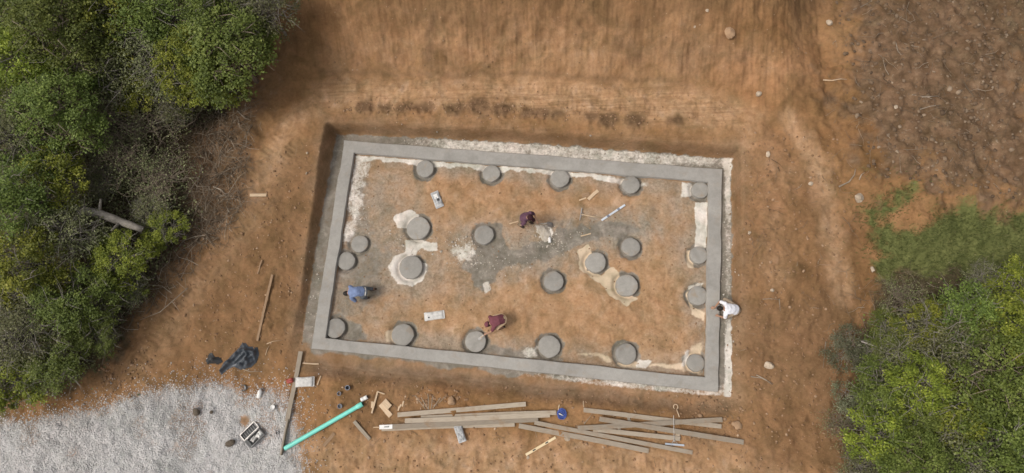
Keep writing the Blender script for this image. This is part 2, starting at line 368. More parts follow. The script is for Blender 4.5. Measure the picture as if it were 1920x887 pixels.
M['brush'] = tint_mat('dead_brush', [(0.0, (0.07, 0.05, 0.033)), (0.6, (0.19, 0.145, 0.10)), (1.0, (0.42, 0.35, 0.265))])
M['bark'] = simple('bark', (0.15, 0.115, 0.08), (0.30, 0.245, 0.185), 5, 0.9, 0.1, 0.5, 0.02, (4, 4, 1))
M['greybark'] = simple('grey_log_bark', (0.17, 0.15, 0.125), (0.33, 0.295, 0.25), 4, 0.9, 0.1, 0.5, 0.03)
M['leafy'] = leaf_mat('leaves_yellow_green', [(0.0, (0.078, 0.098, 0.018)), (0.5, (0.210, 0.246, 0.034)), (0.85, (0.372, 0.396, 0.054)), (1.0, (0.552, 0.540, 0.120))])
M['leafg'] = leaf_mat('leaves_green', [(0.0, (0.060, 0.079, 0.019)), (0.5, (0.150, 0.192, 0.038)), (1.0, (0.300, 0.342, 0.084))])
M['leafo'] = leaf_mat('leaves_olive', [(0.0, (0.078, 0.082, 0.036)), (0.5, (0.186, 0.192, 0.084)), (1.0, (0.360, 0.360, 0.180))])
M['leafp'] = leaf_mat('leaves_pale', [(0.0, (0.060, 0.066, 0.034)), (0.5, (0.168, 0.174, 0.096)), (1.0, (0.336, 0.330, 0.210))])
M['grassb'] = leaf_mat('grass_blades', [(0.0, (0.06, 0.07, 0.022)), (0.6, (0.115, 0.13, 0.038)), (1.0, (0.23, 0.205, 0.085))])
M['skin'] = simple('skin', (0.30, 0.165, 0.105), (0.38, 0.22, 0.145), 10, 0.6, 0.3, 0)
M['hair'] = simple('black_hair', (0.010, 0.008, 0.007), (0.028, 0.021, 0.017), 40, 0.6, 0.3, 0.5)
M['eye'] = simple('eye', (0.5, 0.5, 0.5), (0.6, 0.6, 0.6), 5, 0.3, 0.5, 0)
def cloth(name, c): return simple(name, tuple(x*0.82 for x in c), tuple(min(1, x*1.12) for x in c), 9, 0.9, 0.1, 0.3, 0.01)
M['shirt_white'] = cloth('white_shirt', (0.80, 0.79, 0.82)); M['shirt_blue'] = cloth('blue_shirt', (0.175, 0.225, 0.36))
M['shirt_maroon'] = cloth('maroon_shirt', (0.17, 0.060, 0.072)); M['shirt_purple'] = cloth('purple_shirt', (0.115, 0.060, 0.085))
M['khaki'] = cloth('khaki_trousers', (0.36, 0.28, 0.20)); M['jeans'] = cloth('grey_jeans', (0.13, 0.14, 0.15))
M['sand'] = cloth('sand_trousers', (0.50, 0.36, 0.23)); M['drab'] = cloth('drab_trousers', (0.22, 0.17, 0.115)); M['shoe'] = cloth('dark_shoes', (0.07, 0.05, 0.038)); M['capdark'] = cloth('dark_cap', (0.045, 0.018, 0.022))
M['undershirt'] = cloth('white_undershirt', (0.68, 0.66, 0.63))

# ------------------------------------------------------------------ terrain
BEAM_Z = 0.17
b_out = [at(645, 263, BEAM_Z), at(1355, 317, BEAM_Z), at(1347, 735, BEAM_Z), at(583, 654, BEAM_Z)]
b_in = [at(664, 287, BEAM_Z), at(1329, 341, BEAM_Z), at(1323, 707, BEAM_Z), at(610, 634, BEAM_Z)]
pit = [at(630, 250, 0.03), at(1000, 269, 0.03), at(1371, 298, 0.03), at(1373, 520, 0.03), at(1372, 746, 0.03), at(1000, 722, 0.03), at(700, 694, 0.03), at(560, 674, 0.03), at(590, 470, 0.03)]
PIERS = [  # px, py, diameter px, top height
 (797, 316, 33, .13), (921, 325, 33, .12), (1050, 334, 35, .13), (1183, 346, 34, .14), (1313, 356, 32, .12),
 (784, 427, 43, .16), (908, 440, 37, .14), (770, 501, 44, .16), (674, 457, 32, .06), (649, 489, 33, .10),
 (1117, 492, 39, .16), (1183, 463, 35, .15), (1310, 478, 33, .12), (1308, 554, 36, .13), (1175, 535, 41, .17), (1038, 527, 37, .15),
 (629, 615, 37, .11), (755, 628, 41, .14), (891, 640, 39, .15), (1030, 650, 41, .14), (1174, 664, 40, .14), (1305, 680, 33, .10)]
PW = []
for px, py, d, h in PIERS:
    h = h*0.62; c = at(px, py, h); r = np.linalg.norm(at(px+d/2, py, h)-c); PW.append((c[0], c[1], r, h))
foot = [at(380, 420, 1.0), at(450, 330, 1.2), at(510, 200, 1.4), at(600, 130, 1.45), at(800, 134, 1.45), at(1000, 139, 1.45), at(1150, 144, 1.45), at(1300, 157, 1.45), at(1400, 187, 1.4), at(1470, 240, 1.3), at(1530, 330, 1.1)]
FX = np.array([p[0] for p in foot]); FY = np.array([p[1] for p in foot])
Y0 = at(960, 770)[1]; Y1 = at(960, 250, 1.1)[1]
scuffs = [(685,200,.5),(721,200,.3),(757,201,.4),(776,201,.3),(799,202,.4),(853,203,.45),(897,199,.6),(940,204,.5),(992,211,.4),(1018,211,.4),(1045,212,.3),(1110,218,.3),(1140,224,.5),(1190,226,.5),(1265,225,.4)]
SW = [(*at(px, py, 1.3)[:2], r) for px, py, r in scuffs]

def Hbase(x, y):
    x = np.asarray(x, float); y = np.asarray(y, float)
    t = (y-Y0)/(Y1-Y0)
    g = 0.16+0.74*sstep(-0.05, 1.0, t)+0.035*np.clip(t-1, 0, 4)*4
    # the cut face
    yf = np.interp(x, FX, FY); d = pdist(foot, x, y); up = np.where(y > yf, d, 0.0)
    wgt = np.interp(x, [FX[0], FX[2], FX[3], FX[7], FX[9], FX[10], FX[10]+0.8], [0.04, 0.45, 0.95, 0.85, 0.45, 0.12, 0.0])
    s = np.clip(up, 0, 5.5); g = g+wgt*(s*0.98-0.25*(1-np.exp(-s*2.5)))+np.clip(up-5.5, 0, 60)*0.12*wgt
    # wooded sides rise a little
    g = g+0.55*sstep(-12.5, -17.5, x+0.45*(y-2))+0.35*sstep(10.5, 14, x)*sstep(0, 8, y)
    # excavation
    wx = (fbm(x, y, 1.3, 3, 5)-0.5)*0.16
    sd = sdf(pit, x, y)+wx*sstep(0.0, 0.3, np.abs(sdf(pit, x, y)))
    bw = 0.17+0.45*sstep(3, -1, y)
    pf = 0.03-0.05*sstep(0, -0.1, sdf(b_out, x, y))*0
    tt = np.clip(sd/bw, 0, 1); k = 0.90*tt+0.10*sstep(0, 0.9, sd)
    lw_ = 1-0.30*sstep(-6.8, -7.8, x-0.16*(y-4))*sstep(8.6, 6.0, y); g = pf*(1-k)+g*k*(lw_*sstep(1.8, 0.2, sd)+1-sstep(1.8, 0.2, sd))
    # trench along the lower beam
    tl = [at(600, 690), at(800, 706), at(1000, 731), at(1180, 752), at(1290, 765)]
    g = g-0.16*np.exp(-(pdist(tl, x, y)/0.28)**2)*sstep(0.02, 0.15, sd)
    return g
def Hfull(x, y):
    g = Hbase(x, y); sdp = sdf(pit, x, y); ins = sstep(0.05, -0.05, sdf(b_in, x, y))
    rough = np.clip(0.55+0.9*sstep(0.2, 1.5, sdp), 0, 1.4)
    hum = np.clip(1-np.abs(sdf(humus_poly, x, y).clip(0, 1.0)), 0, 1)
    g = g+rough*((fbm(x, y, 0.9, 3, 21)-0.5)*0.16+(fbm(x, y, 4.0, 4, 33)-0.5)*0.095)
    g = g+hum*((fbm(x, y, 2.2, 4, 55)-0.5)*0.36)
    g = g+ins*((fbm(x, y, 1.1, 4, 71)-0.5)*0.12-0.02)
    # tooth ridges on the cut face, track bars on the bench
    yf = np.interp(x, FX, FY); up = np.where(y > yf, pdist(foot, x, y), 0.0); cut = sstep(0.15, 0.6, up)*sstep(-9.5, -8, x)*sstep(10.5, 8, x)
    g = g+cut*(np.sin(2*np.pi*(x/0.155+2.2*fbm(x, y*0.3, 0.8, 2, 91)))*0.009+(fbm(x*4, y*0.8, 1.0, 3, 92)-0.5)*0.06+(fbm(x, y, 1.6, 3, 93)-0.5)*0.22)
    for sx, sy, r in SW:
        dd = np.hypot((x-sx), (y-sy)*1.25); g = g+np.exp(-(dd/(r*0.75))**2)*((fbm(x, y, 6, 3, 101)-0.45)*0.26)
    for cx, cy, r, h in PW:
        dd = np.hypot(x-cx, y-cy); g = g-0.11*np.exp(-((dd-r-0.03)/0.09)**2)*ins; g = np.where((dd < r-0.02), np.minimum(g, -0.03), g)
    return g
def rut(x, y, line, hw, depth, pitch):
    P = np.asarray(line, float)[:, :2]; best = np.full(np.shape(x), 1e9); al = np.zeros(np.shape(x)); acc = 0.0
    for i in range(len(P)-1):
        e = P[i+1]-P[i]; L_ = np.linalg.norm(e); e = e/L_; t = np.clip((x-P[i, 0])*e[0]+(y-P[i, 1])*e[1], 0, L_)
        d = np.hypot(x-P[i, 0]-e[0]*t, y-P[i, 1]-e[1]*t); c = d < best; best = np.where(c, d, best); al = np.where(c, acc+t, al); acc += L_
    m = sstep(hw+0.06, hw-0.06, best); worn = 0.3+0.7*sstep(0.35, 0.6, fbm(x, y, 0.8, 2, 611))
    return m*worn*(-depth*0.6+depth*0.8*np.sin(al*2*np.pi/pitch))+depth*0.7*np.exp(-((best-hw-0.07)/0.06)**2)*worn
def pxpoly(pts, z=None):
    return [at(px, py, z)[:2] if z is not None else ground(px, py)[:2] for px, py in pts]
def ground(px, py, full=False):
    d = ray(px, py); zz = np.linspace(9.0, -0.6, 700); t = (zz-HC)/d[2]; x = d[0]*t; y = d[1]*t
    h = (Hfull if full else Hbase)(x, y); i = int(np.argmax(zz <= h)); i = max(i, 1)
    a, b_ = zz[i-1]-h[i-1], zz[i]-h[i]; u = a/(a-b_+1e-9)
    return np.array((x[i-1]+(x[i]-x[i-1])*u, y[i-1]+(y[i]-y[i-1])*u, zz[i-1]+(zz[i]-zz[i-1])*u))
def gz(x, y): return float(Hfull(np.array([x]), np.array([y]))[0])
humus_poly = pxpoly([(1590, -60), (1560, 60), (1550, 140), (1545, 190), (1580, 250), (1610, 320), (1640, 350), (1700, 360), (1760, 400), (1990, 420), (1990, -60)])

def scatter0(poly, n, g):
    P = np.array(poly); lo = P.min(0); hi = P.max(0); out = []
    while len(out) < n:
        q = g.uniform(lo, hi)
        if sdf(P, np.array([q[0]]), np.array([q[1]]))[0] < 0 and all(math.hypot(q[0]-c[0], q[1]-c[1]) > c[2]+0.25 for c in PW): out.append((q[0], q[1], 0))
    return out
def axis(lo, hi, step, far):
    a = list(np.arange(lo, hi+1e-6, step)); s = step
    while a[-1] < far: s *= 1.28; a.append(a[-1]+s)
    s = step; pre = []
    x = lo
    while x > -far: s *= 1.28; x -= s; pre.append(x)
    return np.array(pre[::-1]+a)
XS = axis(-22.5, 20.5, 0.05, 260); YS = axis(-4.8, 15.2, 0.05, 260)
GX, GY = np.meshgrid(XS, YS); X = GX.ravel(); Y = GY.ravel()
Z = Hfull(X, Y)
for ln_, hw_, dp_, pt_ in [([(1490, 215), (1535, 300), (1557, 400), (1572, 500), (1582, 570)], .22, .010, .20), ([(1452, 240), (1490, 320), (1505, 420), (1515, 520)], .22, .018, .20),
    ([(600, 215), (540, 290), (480, 400), (400, 490), (300, 610), (230, 720)], .22, .024, .20), ([(560, 200), (500, 290), (440, 395), (360, 480), (270, 590)], .22, .020, .20),
    ([(640, 160), (900, 163), (1200, 172), (1360, 200)], .2, .014, .18), ([(640, 182), (900, 186), (1200, 200), (1380, 235)], .2, .014, .18), ([(1420, 600), (1480, 720), (1500, 880)], .22, .02, .20), ([(1380, 420), (1450, 560), (1560, 640)], .2, .018, .20), ([(600, 870), (900, 862), (1300, 872)], .2, .014, .2)]:
    Z = Z+rut(X, Y, [ground(*q_) for q_ in ln_], hw_, dp_, pt_)*sstep(0.05, 0.3, sdf(pit, X, Y))
gf = np.random.default_rng(77)   # boot prints
for pts_, n_ in [([(660, 320), (1300, 360), (1300, 680), (640, 620)], 150), ([(600, 700), (1380, 760), (1400, 880), (600, 880)], 120), ([(1385, 320), (1480, 320), (1480, 760), (1385, 760)], 80), ([(480, 480), (560, 400), (540, 640), (440, 640)], 40)]:
    for fx_, fy_, _z in scatter0(pxpoly(pts_), n_, gf):
        k_ = np.nonzero((np.abs(X-fx_) < 0.3) & (np.abs(Y-fy_) < 0.3))[0]; a_ = gf.uniform(0, 6.28); u_ = (X[k_]-fx_)*math.cos(a_)+(Y[k_]-fy_)*math.sin(a_); v_ = -(X[k_]-fx_)*math.sin(a_)+(Y[k_]-fy_)*math.cos(a_)
        q_ = np.sqrt((u_/0.14)**2+(v_/0.055)**2); Z[k_] += -0.022*sstep(1.15, 0.7, q_)+0.012*np.exp(-((q_-1.4)/0.3)**2)
sdp = sdf(pit, X, Y); sbo = sdf(b_out, X, Y); sbi = sdf(b_in, X, Y)
w1 = (fbm(X, Y, 1.7, 4, 301)-0.5); w2 = (fbm(X, Y, 1.7, 4, 302)-0.5); w3 = fbm(X, Y, 5.0, 4, 303)-0.5
def region(pts, soft=0.25, warp=0.5, weight=1.0, z=None):
    P = pxpoly(pts, z); P = np.array(P); m = np.zeros(X.shape)
    lo = P.min(0)-1.5-soft; hi = P.max(0)+1.5+soft
    k = np.nonzero((X > lo[0]) & (X < hi[0]) & (Y > lo[1]) & (Y < hi[1]))[0]
    if len(k) == 0: return m
    d = sdf(P, X[k]+w1[k]*warp, Y[k]+w2[k]*warp)+w3[k]*warp*0.35
    m[k] = weight*sstep(soft, -soft, d); return m
def stroke(pts, width, soft=0.3, warp=0.4, weight=1.0, z=None):
    P = np.array(pxpoly(pts, z)); d = pdist(P, X+w1*warp, Y+w2*warp)
    return weight*sstep(width+soft, width-soft, d)
mx = lambda *a: np.maximum.reduce(a)
inside = sstep(0.02, -0.02, sbi)
att = {}
att['pale'] = mx(region([(690, 300), (1325, 345), (1320, 700), (640, 640)], 0.5, 0.6, 0.85)*inside,
  region([(600, 150), (900, 145), (1300, 165), (1440, 215), (1400, 245), (1000, 215), (620, 205), (560, 240), (520, 330), (440, 430), (400, 470), (470, 330), (540, 220)], 0.5, 0.7, 0.8),
  stroke([(700, 175), (880, 170), (960, 178)], 0.35, 0.4, 0.5, 0.9), stroke([(1000, 170), (1200, 175), (1300, 190)], 0.25, 0.3, 0.5, 0.7),
  stroke([(1480, 225), (1530, 300), (1555, 400), (1570, 500), (1580, 560)], 0.34, 0.30, 0.5, 0.85),
  stroke([(1450, 300), (1440, 400), (1450, 520)], 0.5, 0.5, 0.6, 0.45), stroke([(1400, 250), (1470, 330)], 0.6, 0.5, 0.5, 0.5),
  stroke([(540, 260), (480, 400), (420, 480), (350, 560), (260, 700)], 0.45, 0.5, 0.5, 0.5),
  region([(560, 830), (800, 800), (960, 820), (1400, 840), (1500, 900), (1400, 960), (600, 960)], 0.8, 0.9, 0.75),
  stroke([(1390, 850), (1330, 830), (1200, 850)], 0.4, 0.5, 0.5, 0.5), stroke([(980, 60), (1010, 200), (960, 230)], 0.12, 0.2, 0.4, 0.5),
  region([(650, 40), (1300, 50), (1500, 140), (1300, 150), (620, 125)], 0.8, 1.0, 0.55))
att['red'] = mx(region([(1330, 120), (1540, 80), (1550, 160), (1440, 200), (1350, 170)], 0.6, 0.8, 0.5), region([(760, 660), (1330, 740), (1320, 760), (740, 720)], 0.2, 0.4, 0.25),
  region([(1400, 240), (1480, 240), (1500, 420), (1400, 420)], 0.6, 0.8, 0.35), region([(640, 30), (1300, 60), (1290, 130), (640, 120)], 0.6, 0.9, 0.22),
  region([(830, 300), (1130, 350), (1000, 390), (840, 380)], 0.5, 0.6, 0.28)*inside, region([(1000, 560), (1290, 570), (1200, 640), (960, 640)], 0.6, 0.6, 0.2)*inside)
bankband = sstep(0.0, 0.06, sdp)*sstep(0.75, 0.25, sdp)  # browner fresh-cut bank soil, with some bank shade painted in
att['umber'] = mx(bankband*0.18*sstep(-5.5, -7.5, X), stroke([(600, 690), (800, 704), (1000, 730), (1180, 752), (1300, 770), (1360, 762)], 0.22, 0.18, 0.4, 0.85),  # stroke along the trench paints its shadow band into the soil
  region([(480, 20), (620, -20), (1600, -40), (1600, 20), (1200, 30), (600, 20), (540, 110), (510, 220), (450, 330), (440, 250)], 0.7, 0.9, 0.45),
  region([(600, -20), (1560, -30), (1540, 30), (1380, 25), (1250, 45), (1000, 40), (900, 60), (700, 35)], 0.7, 1.4, 0.42), region([(1180, 95), (1300, 60), (1420, 110), (1300, 150)], 0.6, 1.2, 0.4), region([(600, 70), (760, 90), (740, 125), (600, 120)], 0.5, 1.0, 0.3),
  stroke([(805, 20), (810, 120)], 0.22, 0.25, 0.5, 0.75), stroke([(1160, 95), (1200, 105)], 0.25, 0.3, 0.5, 0.5), stroke([(960, 30), (975, 110)], 0.2, 0.25, 0.6, 0.4),
  stroke([(600, 133), (800, 137), (1000, 141), (1150, 146), (1300, 160)], 0.06, 0.14, 0.3, 0.6),
  region([(1370, 560), (1560, 560), (1600, 640), (1590, 900), (1540, 900), (1500, 760), (1400, 770)], 0.8, 1.0, 0.6),
  region([(1385, 280), (1450, 260), (1500, 300), (1600, 400), (1610, 560), (1380, 600)], 0.8, 1.4, 0.32), region([(470, 330), (590, 280), (560, 500), (540, 660), (420, 640), (400, 520)], 0.8, 1.3, 0.42), region([(1600, 880), (1420, 880), (1400, 780), (1560, 700)], 0.8, 1.3, 0.45),
  region([(1440, 560), (1590, 520), (1620, 600), (1580, 660), (1470, 640)], 0.8, 0.9, 0.55),
  region([(440, 420), (590, 260), (600, 320), (560, 640), (480, 720), (330, 680), (200, 740), (180, 690), (330, 520)], 0.6, 0.9, 0.40),
  region([(640, 680), (760, 690), (800, 760), (700, 830), (640, 760)], 0.5, 0.6, 0.35), *[stroke([(px-6, py), (px+6, py)], r*0.5, 0.14, 0.15, 1.0) for px, py, r in scuffs],
  region([(1300, 790), (1420, 800), (1400, 850), (1300, 830)], 0.4, 0.6, 0.4))
att['humus'] = mx(sstep(1.3, -2.2, sdf(humus_poly, X+w1*3.5, Y+w2*3.5)), region([(360, 220), (480, 150), (470, 330), (450, 400), (330, 520), (250, 600), (190, 700), (150, 720), (150, 500)], 1.5, 1.8, 0.95))
att['litter'] = mx(region([(-200, -200), (590, -120), (520, 20), (470, 140), (440, 210), (380, 240), (330, 330), (380, 400), (330, 480), (260, 580), (200, 680), (140, 740), (-200, 760)], 0.8, 1.0, 1.0),
  region([(1660, 500), (1640, 580), (1600, 640), (1590, 720), (1600, 800), (1590, 960), (2100, 960), (2100, 430), (1760, 450)], 0.6, 0.9, 1.0))
att['grass'] = mx(region([(1612, 385), (1700, 345), (1720, 360), (1660, 420), (1700, 430), (1800, 380), (1990, 400), (1990, 520), (1660, 520), (1625, 470)], 0.8, 1.2, 0.8), stroke([(1620, 320), (1660, 330)], 0.2, 0.4, 0.5, 0.5))
cem = region([(868, 500), (880, 470), (905, 455), (935, 452), (960, 470), (1010, 448), (1040, 438), (1100, 420), (1165, 414), (1200, 428), (1130, 452), (1080, 462), (1040, 480), (990, 488), (930, 505), (925, 530), (905, 545), (885, 535), (872, 515)], 0.22, 0.5, 1.0)
cem = mx(cem, region([(1080, 395), (1180, 395), (1250, 430), (1180, 450), (1060, 470), (1010, 440)], 0.5, 0.6, 0.42), region([(650, 300), (700, 310), (700, 400), (740, 480), (720, 560), (660, 600), (620, 600)], 0.4, 0.6, 0.5),
  region([(900, 420), (940, 420), (950, 470), (890, 470)], 0.15, 0.3, 1.0), region([(618, 590), (680, 610), (690, 640), (612, 640)], 0.2, 0.3, 0.8), region([(880, 640), (1000, 655), (1060, 670), (1050, 690), (870, 660)], 0.2, 0.4, 0.75),
  region([(640, 470), (700, 440), (720, 520), (650, 560)], 0.3, 0.5, 0.6))*inside
cemsoft = cem*0.8; ring = np.zeros(X.shape)
for cx, cy, r, h in PW: ring = np.maximum(ring, sstep(0.24, 0.06, np.hypot(X-cx, Y-cy)-r+w3*0.2))  # shade of the moat around each pier, painted as a darker collar
ledge = sstep(-0.09, -0.05, sbo)*sstep(0.04, -0.06, sdp+w3*0.12)
left = sstep(-7.0, -8.2, X+0.10*(Y-4)*-1); topk = sstep(7.2, 8.0, Y); botk = sstep(0.6, -0.2, Y+X*0.09); rgt = sstep(-0.45, -0.25, X-(6.62+0.075*Y))
sbx = -sbi; att['wash'] = np.clip(mx(cemsoft, sstep(1.1, 0.1, sbx+w1*0.8)*0.75, region([(640, 300), (760, 320), (800, 420), (860, 520), (720, 600), (610, 640)], 0.9, 1.0, 0.8), region([(830, 430), (1230, 380), (1260, 450), (1060, 500), (860, 560)], 0.6, 0.9, 0.95), region([(1240, 350), (1325, 345), (1322, 540), (1270, 500)], 0.6, 0.6, 0.7))*inside+sstep(0, .05, sbo)*sstep(0.7, 0.0, sdp+w1*0.5)*0.22, 0, 1)
att['cement'] = np.clip(mx(cem, ring*0.8*inside, ledge*(0.95-0.72*botk*sstep(-0.02, 0.22, sbo+w1*0.5)-0.25*left)), 0, 1)  # cement stains plus the painted moat shade at the piers
wh = mx(region([(664, 292), (760, 297), (860, 303), (1000, 314), (1120, 325), (1200, 334), (1215, 348), (1150, 338), (1080, 332), (1000, 328), (900, 318), (850, 313), (760, 307), (705, 303), (664, 300)], 0.10, 0.3, 0.9),
  region([(662, 290), (705, 298), (698, 325), (682, 332), (692, 365), (672, 420), (690, 440), (640, 460), (645, 420), (652, 340)], 0.25, 0.8, 0.56), region([(1302, 380), (1326, 380), (1326, 464), (1305, 464)], 0.05, 0.12, 1.0),
  region([(1276, 343), (1297, 345), (1296, 368), (1276, 370)], 0.1, 0.2, 0.85), region([(738, 408), (765, 393), (784, 404), (770, 425), (745, 428)], 0.06, 0.2, 1.0),
  region([(758, 450), (815, 452), (818, 468), (790, 470), (775, 482), (800, 495), (800, 520), (775, 535), (745, 530), (728, 500), (735, 482), (760, 476)], 0.08, 0.3, 1.0), region([(846, 458), (866, 446), (892, 456), (886, 486), (866, 496), (850, 480)], 0.25, 0.7, 0.62),
  region([(1003, 420), (1025, 415), (1038, 435), (1030, 452), (1012, 446)], 0.08, 0.2, 1.0), region([(1283, 655), (1298, 660), (1290, 690), (1280, 690)], 0.1, 0.3, 0.7), region([(1198, 672), (1225, 675), (1215, 692), (1195, 690)], 0.08, 0.2, 0.8),
  region([(975, 655), (1010, 650), (1010, 674), (985, 672)], 0.12, 0.3, 0.6), region([(1090, 445), (1120, 440), (1130, 455)], 0.1, 0.3, 0.4), region([(1285, 535), (1322, 532), (1320, 542), (1290, 545)], 0.06, 0.2, 0.7), region([(905, 530), (918, 526), (922, 545), (908, 552)], 0.06, 0.2, 0.7))*inside
lw = ledge*np.clip((0.42*topk*sstep(-7.0, -3.0, X)+0.15*topk+rgt*(0.42+0.52*sstep(2.2, 1.0, Y)+0.25*sstep(4.5, 7, Y))+0.14*left+0.55*botk*sstep(-7, 3, X)*sstep(0.35, 0.1, sbo))*(0.75+0.5*(w3+0.5)), 0, 0.95)
att['white'] = mx(wh, lw)
att['mud'] = mx(region([(1083, 470), (1104, 460), (1112, 480), (1100, 505), (1130, 515), (1148, 500), (1160, 510), (1162, 545), (1195, 560), (1172, 573), (1145, 556), (1128, 532), (1105, 520), (1086, 500)], 0.06, 0.25),
  region([(1288, 468), (1304, 464), (1302, 505), (1290, 505)], 0.08, 0.2, 0.8), region([(1284, 548), (1296, 540), (1300, 575), (1322, 585), (1322, 602), (1296, 590)], 0.08, 0.2, 0.85), region([(1058, 662), (1140, 662), (1165, 692), (1240, 690), (1292, 700), (1318, 704), (1316, 696), (1322, 640), (1300, 650), (1280, 680), (1210, 680), (1140, 676)], 0.12, 0.35, 0.7),
  region([(722, 622), (740, 610), (745, 640), (725, 645)], 0.1, 0.3, 0.7), region([(650, 440), (690, 430), (695, 455), (655, 470)], 0.15, 0.4, 0.4))*inside
gravel_px = [(-80, 800), (60, 790), (171, 768), (230, 752), (300, 735), (355, 728), (400, 717), (430, 728), (455, 744), (500, 737), (533, 740), (546, 762), (555, 800), (560, 850), (568, 900), (575, 960), (-80, 960)]
gravel_poly = pxpoly(gravel_px)
sgr = sdf(gravel_poly, X+w1*0.35, Y+w2*0.35); att['gravel'] = sstep(0.25, -0.45, sgr+w3*0.5)*(1-0.55*sstep(0.56, 0.68, fbm(X, Y, 1.1, 4, 917)))
att['gravel'] = att['gravel']*(1-region([(448, 778), (468, 776), (472, 790), (458, 804), (448, 792)], 0.08, 0.2, 0.9))
yfv = np.interp(X, FX, FY); upv = np.where(Y > yfv, pdist(foot, X, Y), 0.0)
att['streak'] = sstep(0.1, 0.5, upv)*sstep(-9.8, -8, X)*sstep(11, 8, X)*0.42
att['track'] = mx(region([(590, 150), (1300, 165), (1420, 215), (1380, 240), (620, 190)], 0.5, 0.5, 0.75), region([(620, 205), (1380, 255), (1380, 275), (610, 235)], 0.3, 0.3, 0.4))
att['smooth'] = np.clip(mx(att['mud'], att['white']*0.5, ledge*0.3), 0, 1)
# grassy/leafy ground goes on beyond the frame
far = sstep(16, 24, np.hypot(X, Y-4)); att['litter'] = np.maximum(att['litter'], far)
Z = Z+0.022*sstep(0.35, 0.6, att['white']+w3*0.6)*sstep(0.02, 0.2, att['white'])*inside   # dried spills stand a little proud
nx, ny = len(XS), len(YS)
idx = np.arange(nx*ny).reshape(ny, nx)
quads = np.stack([idx[:-1, :-1], idx[:-1, 1:], idx[1:, 1:], idx[1:, :-1]], -1).reshape(-1, 4)
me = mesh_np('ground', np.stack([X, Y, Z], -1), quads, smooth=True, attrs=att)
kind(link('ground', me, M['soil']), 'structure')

# ------------------------------------------------------------------ foundation
rng = np.random.default_rng(3); random.seed(5)
def foundation():
    def side(c, n):
        out = []
        for i in range(4):
            a, b_ = np.array(c[i][:2]), np.array(c[(i+1) % 4][:2])
            for k in range(n): out.append(a+(b_-a)*k/n)
        return np.array(out)
    n = 40; O = side(b_out, n); I = side(b_in, n); m = len(O); wd = np.linalg.norm(O-I, axis=1)[:, None]; dirn = (I-O)/wd
    ks = np.arange(m)
    jo = (vnoise(ks*0.35, ks*0+1, 7)-0.5)*0.045+(vnoise(ks*0.9, ks*0+4, 17)-0.5)*0.02; ji = (vnoise(ks*0.35, ks*0+9, 8)-0.5)*0.04+(vnoise(ks*0.9, ks*0+5, 18)-0.5)*0.02; jz = (vnoise(ks*0.2, ks*0+3, 9)-0.5)*0.012
    O = O+dirn*jo[:, None]; I = I+dirn*ji[:, None]
    rows = [(O, -0.25), (O, BEAM_Z-0.025), (O+dirn*0.02, BEAM_Z), (O*0.66+I*0.34, BEAM_Z+0.004), (O*0.33+I*0.67, BEAM_Z+0.004), (I-dirn*0.02, BEAM_Z), (I, BEAM_Z-0.025), (I, -0.25)]
    V = []
    for P, z in rows: V += [(p[0], p[1], z+(jz[i] if z > 0 else 0)) for i, p in enumerate(P)]
    Fs = []
    for r in range(len(rows)-1):
        for i in range(m):
            j = (i+1) % m; Fs.append((r*m+i, (r+1)*m+i, (r+1)*m+j, r*m+j))
    o = pym('foundation_beam', V, Fs, M['concrete'], smooth=True, auto=40)
    tag(o, 'rectangular ring of freshly poured smooth grey concrete foundation beam', 'foundation')
foundation()

pier_labels = [
 'round concrete pier in top row, leftmost, above the grey torn bag', 'round concrete pier second from left in the top row',
 'round concrete pier in the middle of the top row', 'round concrete pier fourth in top row, above the blue straightedge', 'round concrete pier tucked into the top right beam corner',
 'large round concrete pier with a white cement slab at its upper left', 'round concrete pier at the head of the dark grey cement smear', 'large round concrete pier ringed by white cement spill',
 'small low round pier with dull wet top near left beam', 'round concrete pier touching the left beam', 'round concrete pier at upper end of the pale mud puddle', 'round concrete pier above and right of the pale mud puddle',
 'upper of two round piers against the right beam below the white strip', 'round pier against right beam, level with white shirted man', 'large round concrete pier at the lower end of pale mud puddle', 'round concrete pier alone on bare soil in middle of plot',
 'round concrete pier in the bottom left beam corner', 'round concrete pier in bottom row below the white cement bag with hole', 'round concrete pier being trowelled by man in maroon shirt', 'round concrete pier fourth from left in bottom row',
 'round concrete pier fifth from left in bottom row', 'round low pier in the bottom right beam corner']
for (cx, cy, r, h), lb in zip(PW, pier_labels):
    n = 36; s = random.randrange(999); V = []; th = np.arange(n)*2*math.pi/n
    rr = r*(1+0.10*(vnoise(np.cos(th)*1.6+s, np.sin(th)*1.6, s)-0.5)+0.045*(vnoise(np.cos(th)*5+s, np.sin(th)*5, s)-0.5))
    prof = [(1.03, -0.35), (1.0, h-0.03), (0.975, h-0.006), (0.93, h), (0.6, h+0.006), (0.3, h+0.004)]
    for q, z in prof:
        for k in range(n):
            zz = z+(0.006*(vnoise(np.array([cx*9+q*math.cos(th[k])*3]), np.array([cy*7+q*math.sin(th[k])*3]), 4)[0]-0.5)*2 if z > h-0.01 else 0)
            V.append((rr[k]*q*math.cos(th[k]), rr[k]*q*math.sin(th[k]), zz))
    V.append((0, 0, h+0.004)); Fs = []
    for i in range(len(prof)-1):
        for k in range(n): Fs.append((i*n+k, i*n+(k+1) % n, (i+1)*n+(k+1) % n, (i+1)*n+k))
    b0 = (len(prof)-1)*n
    for k in range(n): Fs.append((b0+k, b0+(k+1) % n, len(V)-1))
    tag(pym('concrete_pier', V, Fs, M['pier'], loc=(cx, cy, 0), smooth=True, auto=45), lb, 'concrete pier', 'concrete piers inside the foundation')

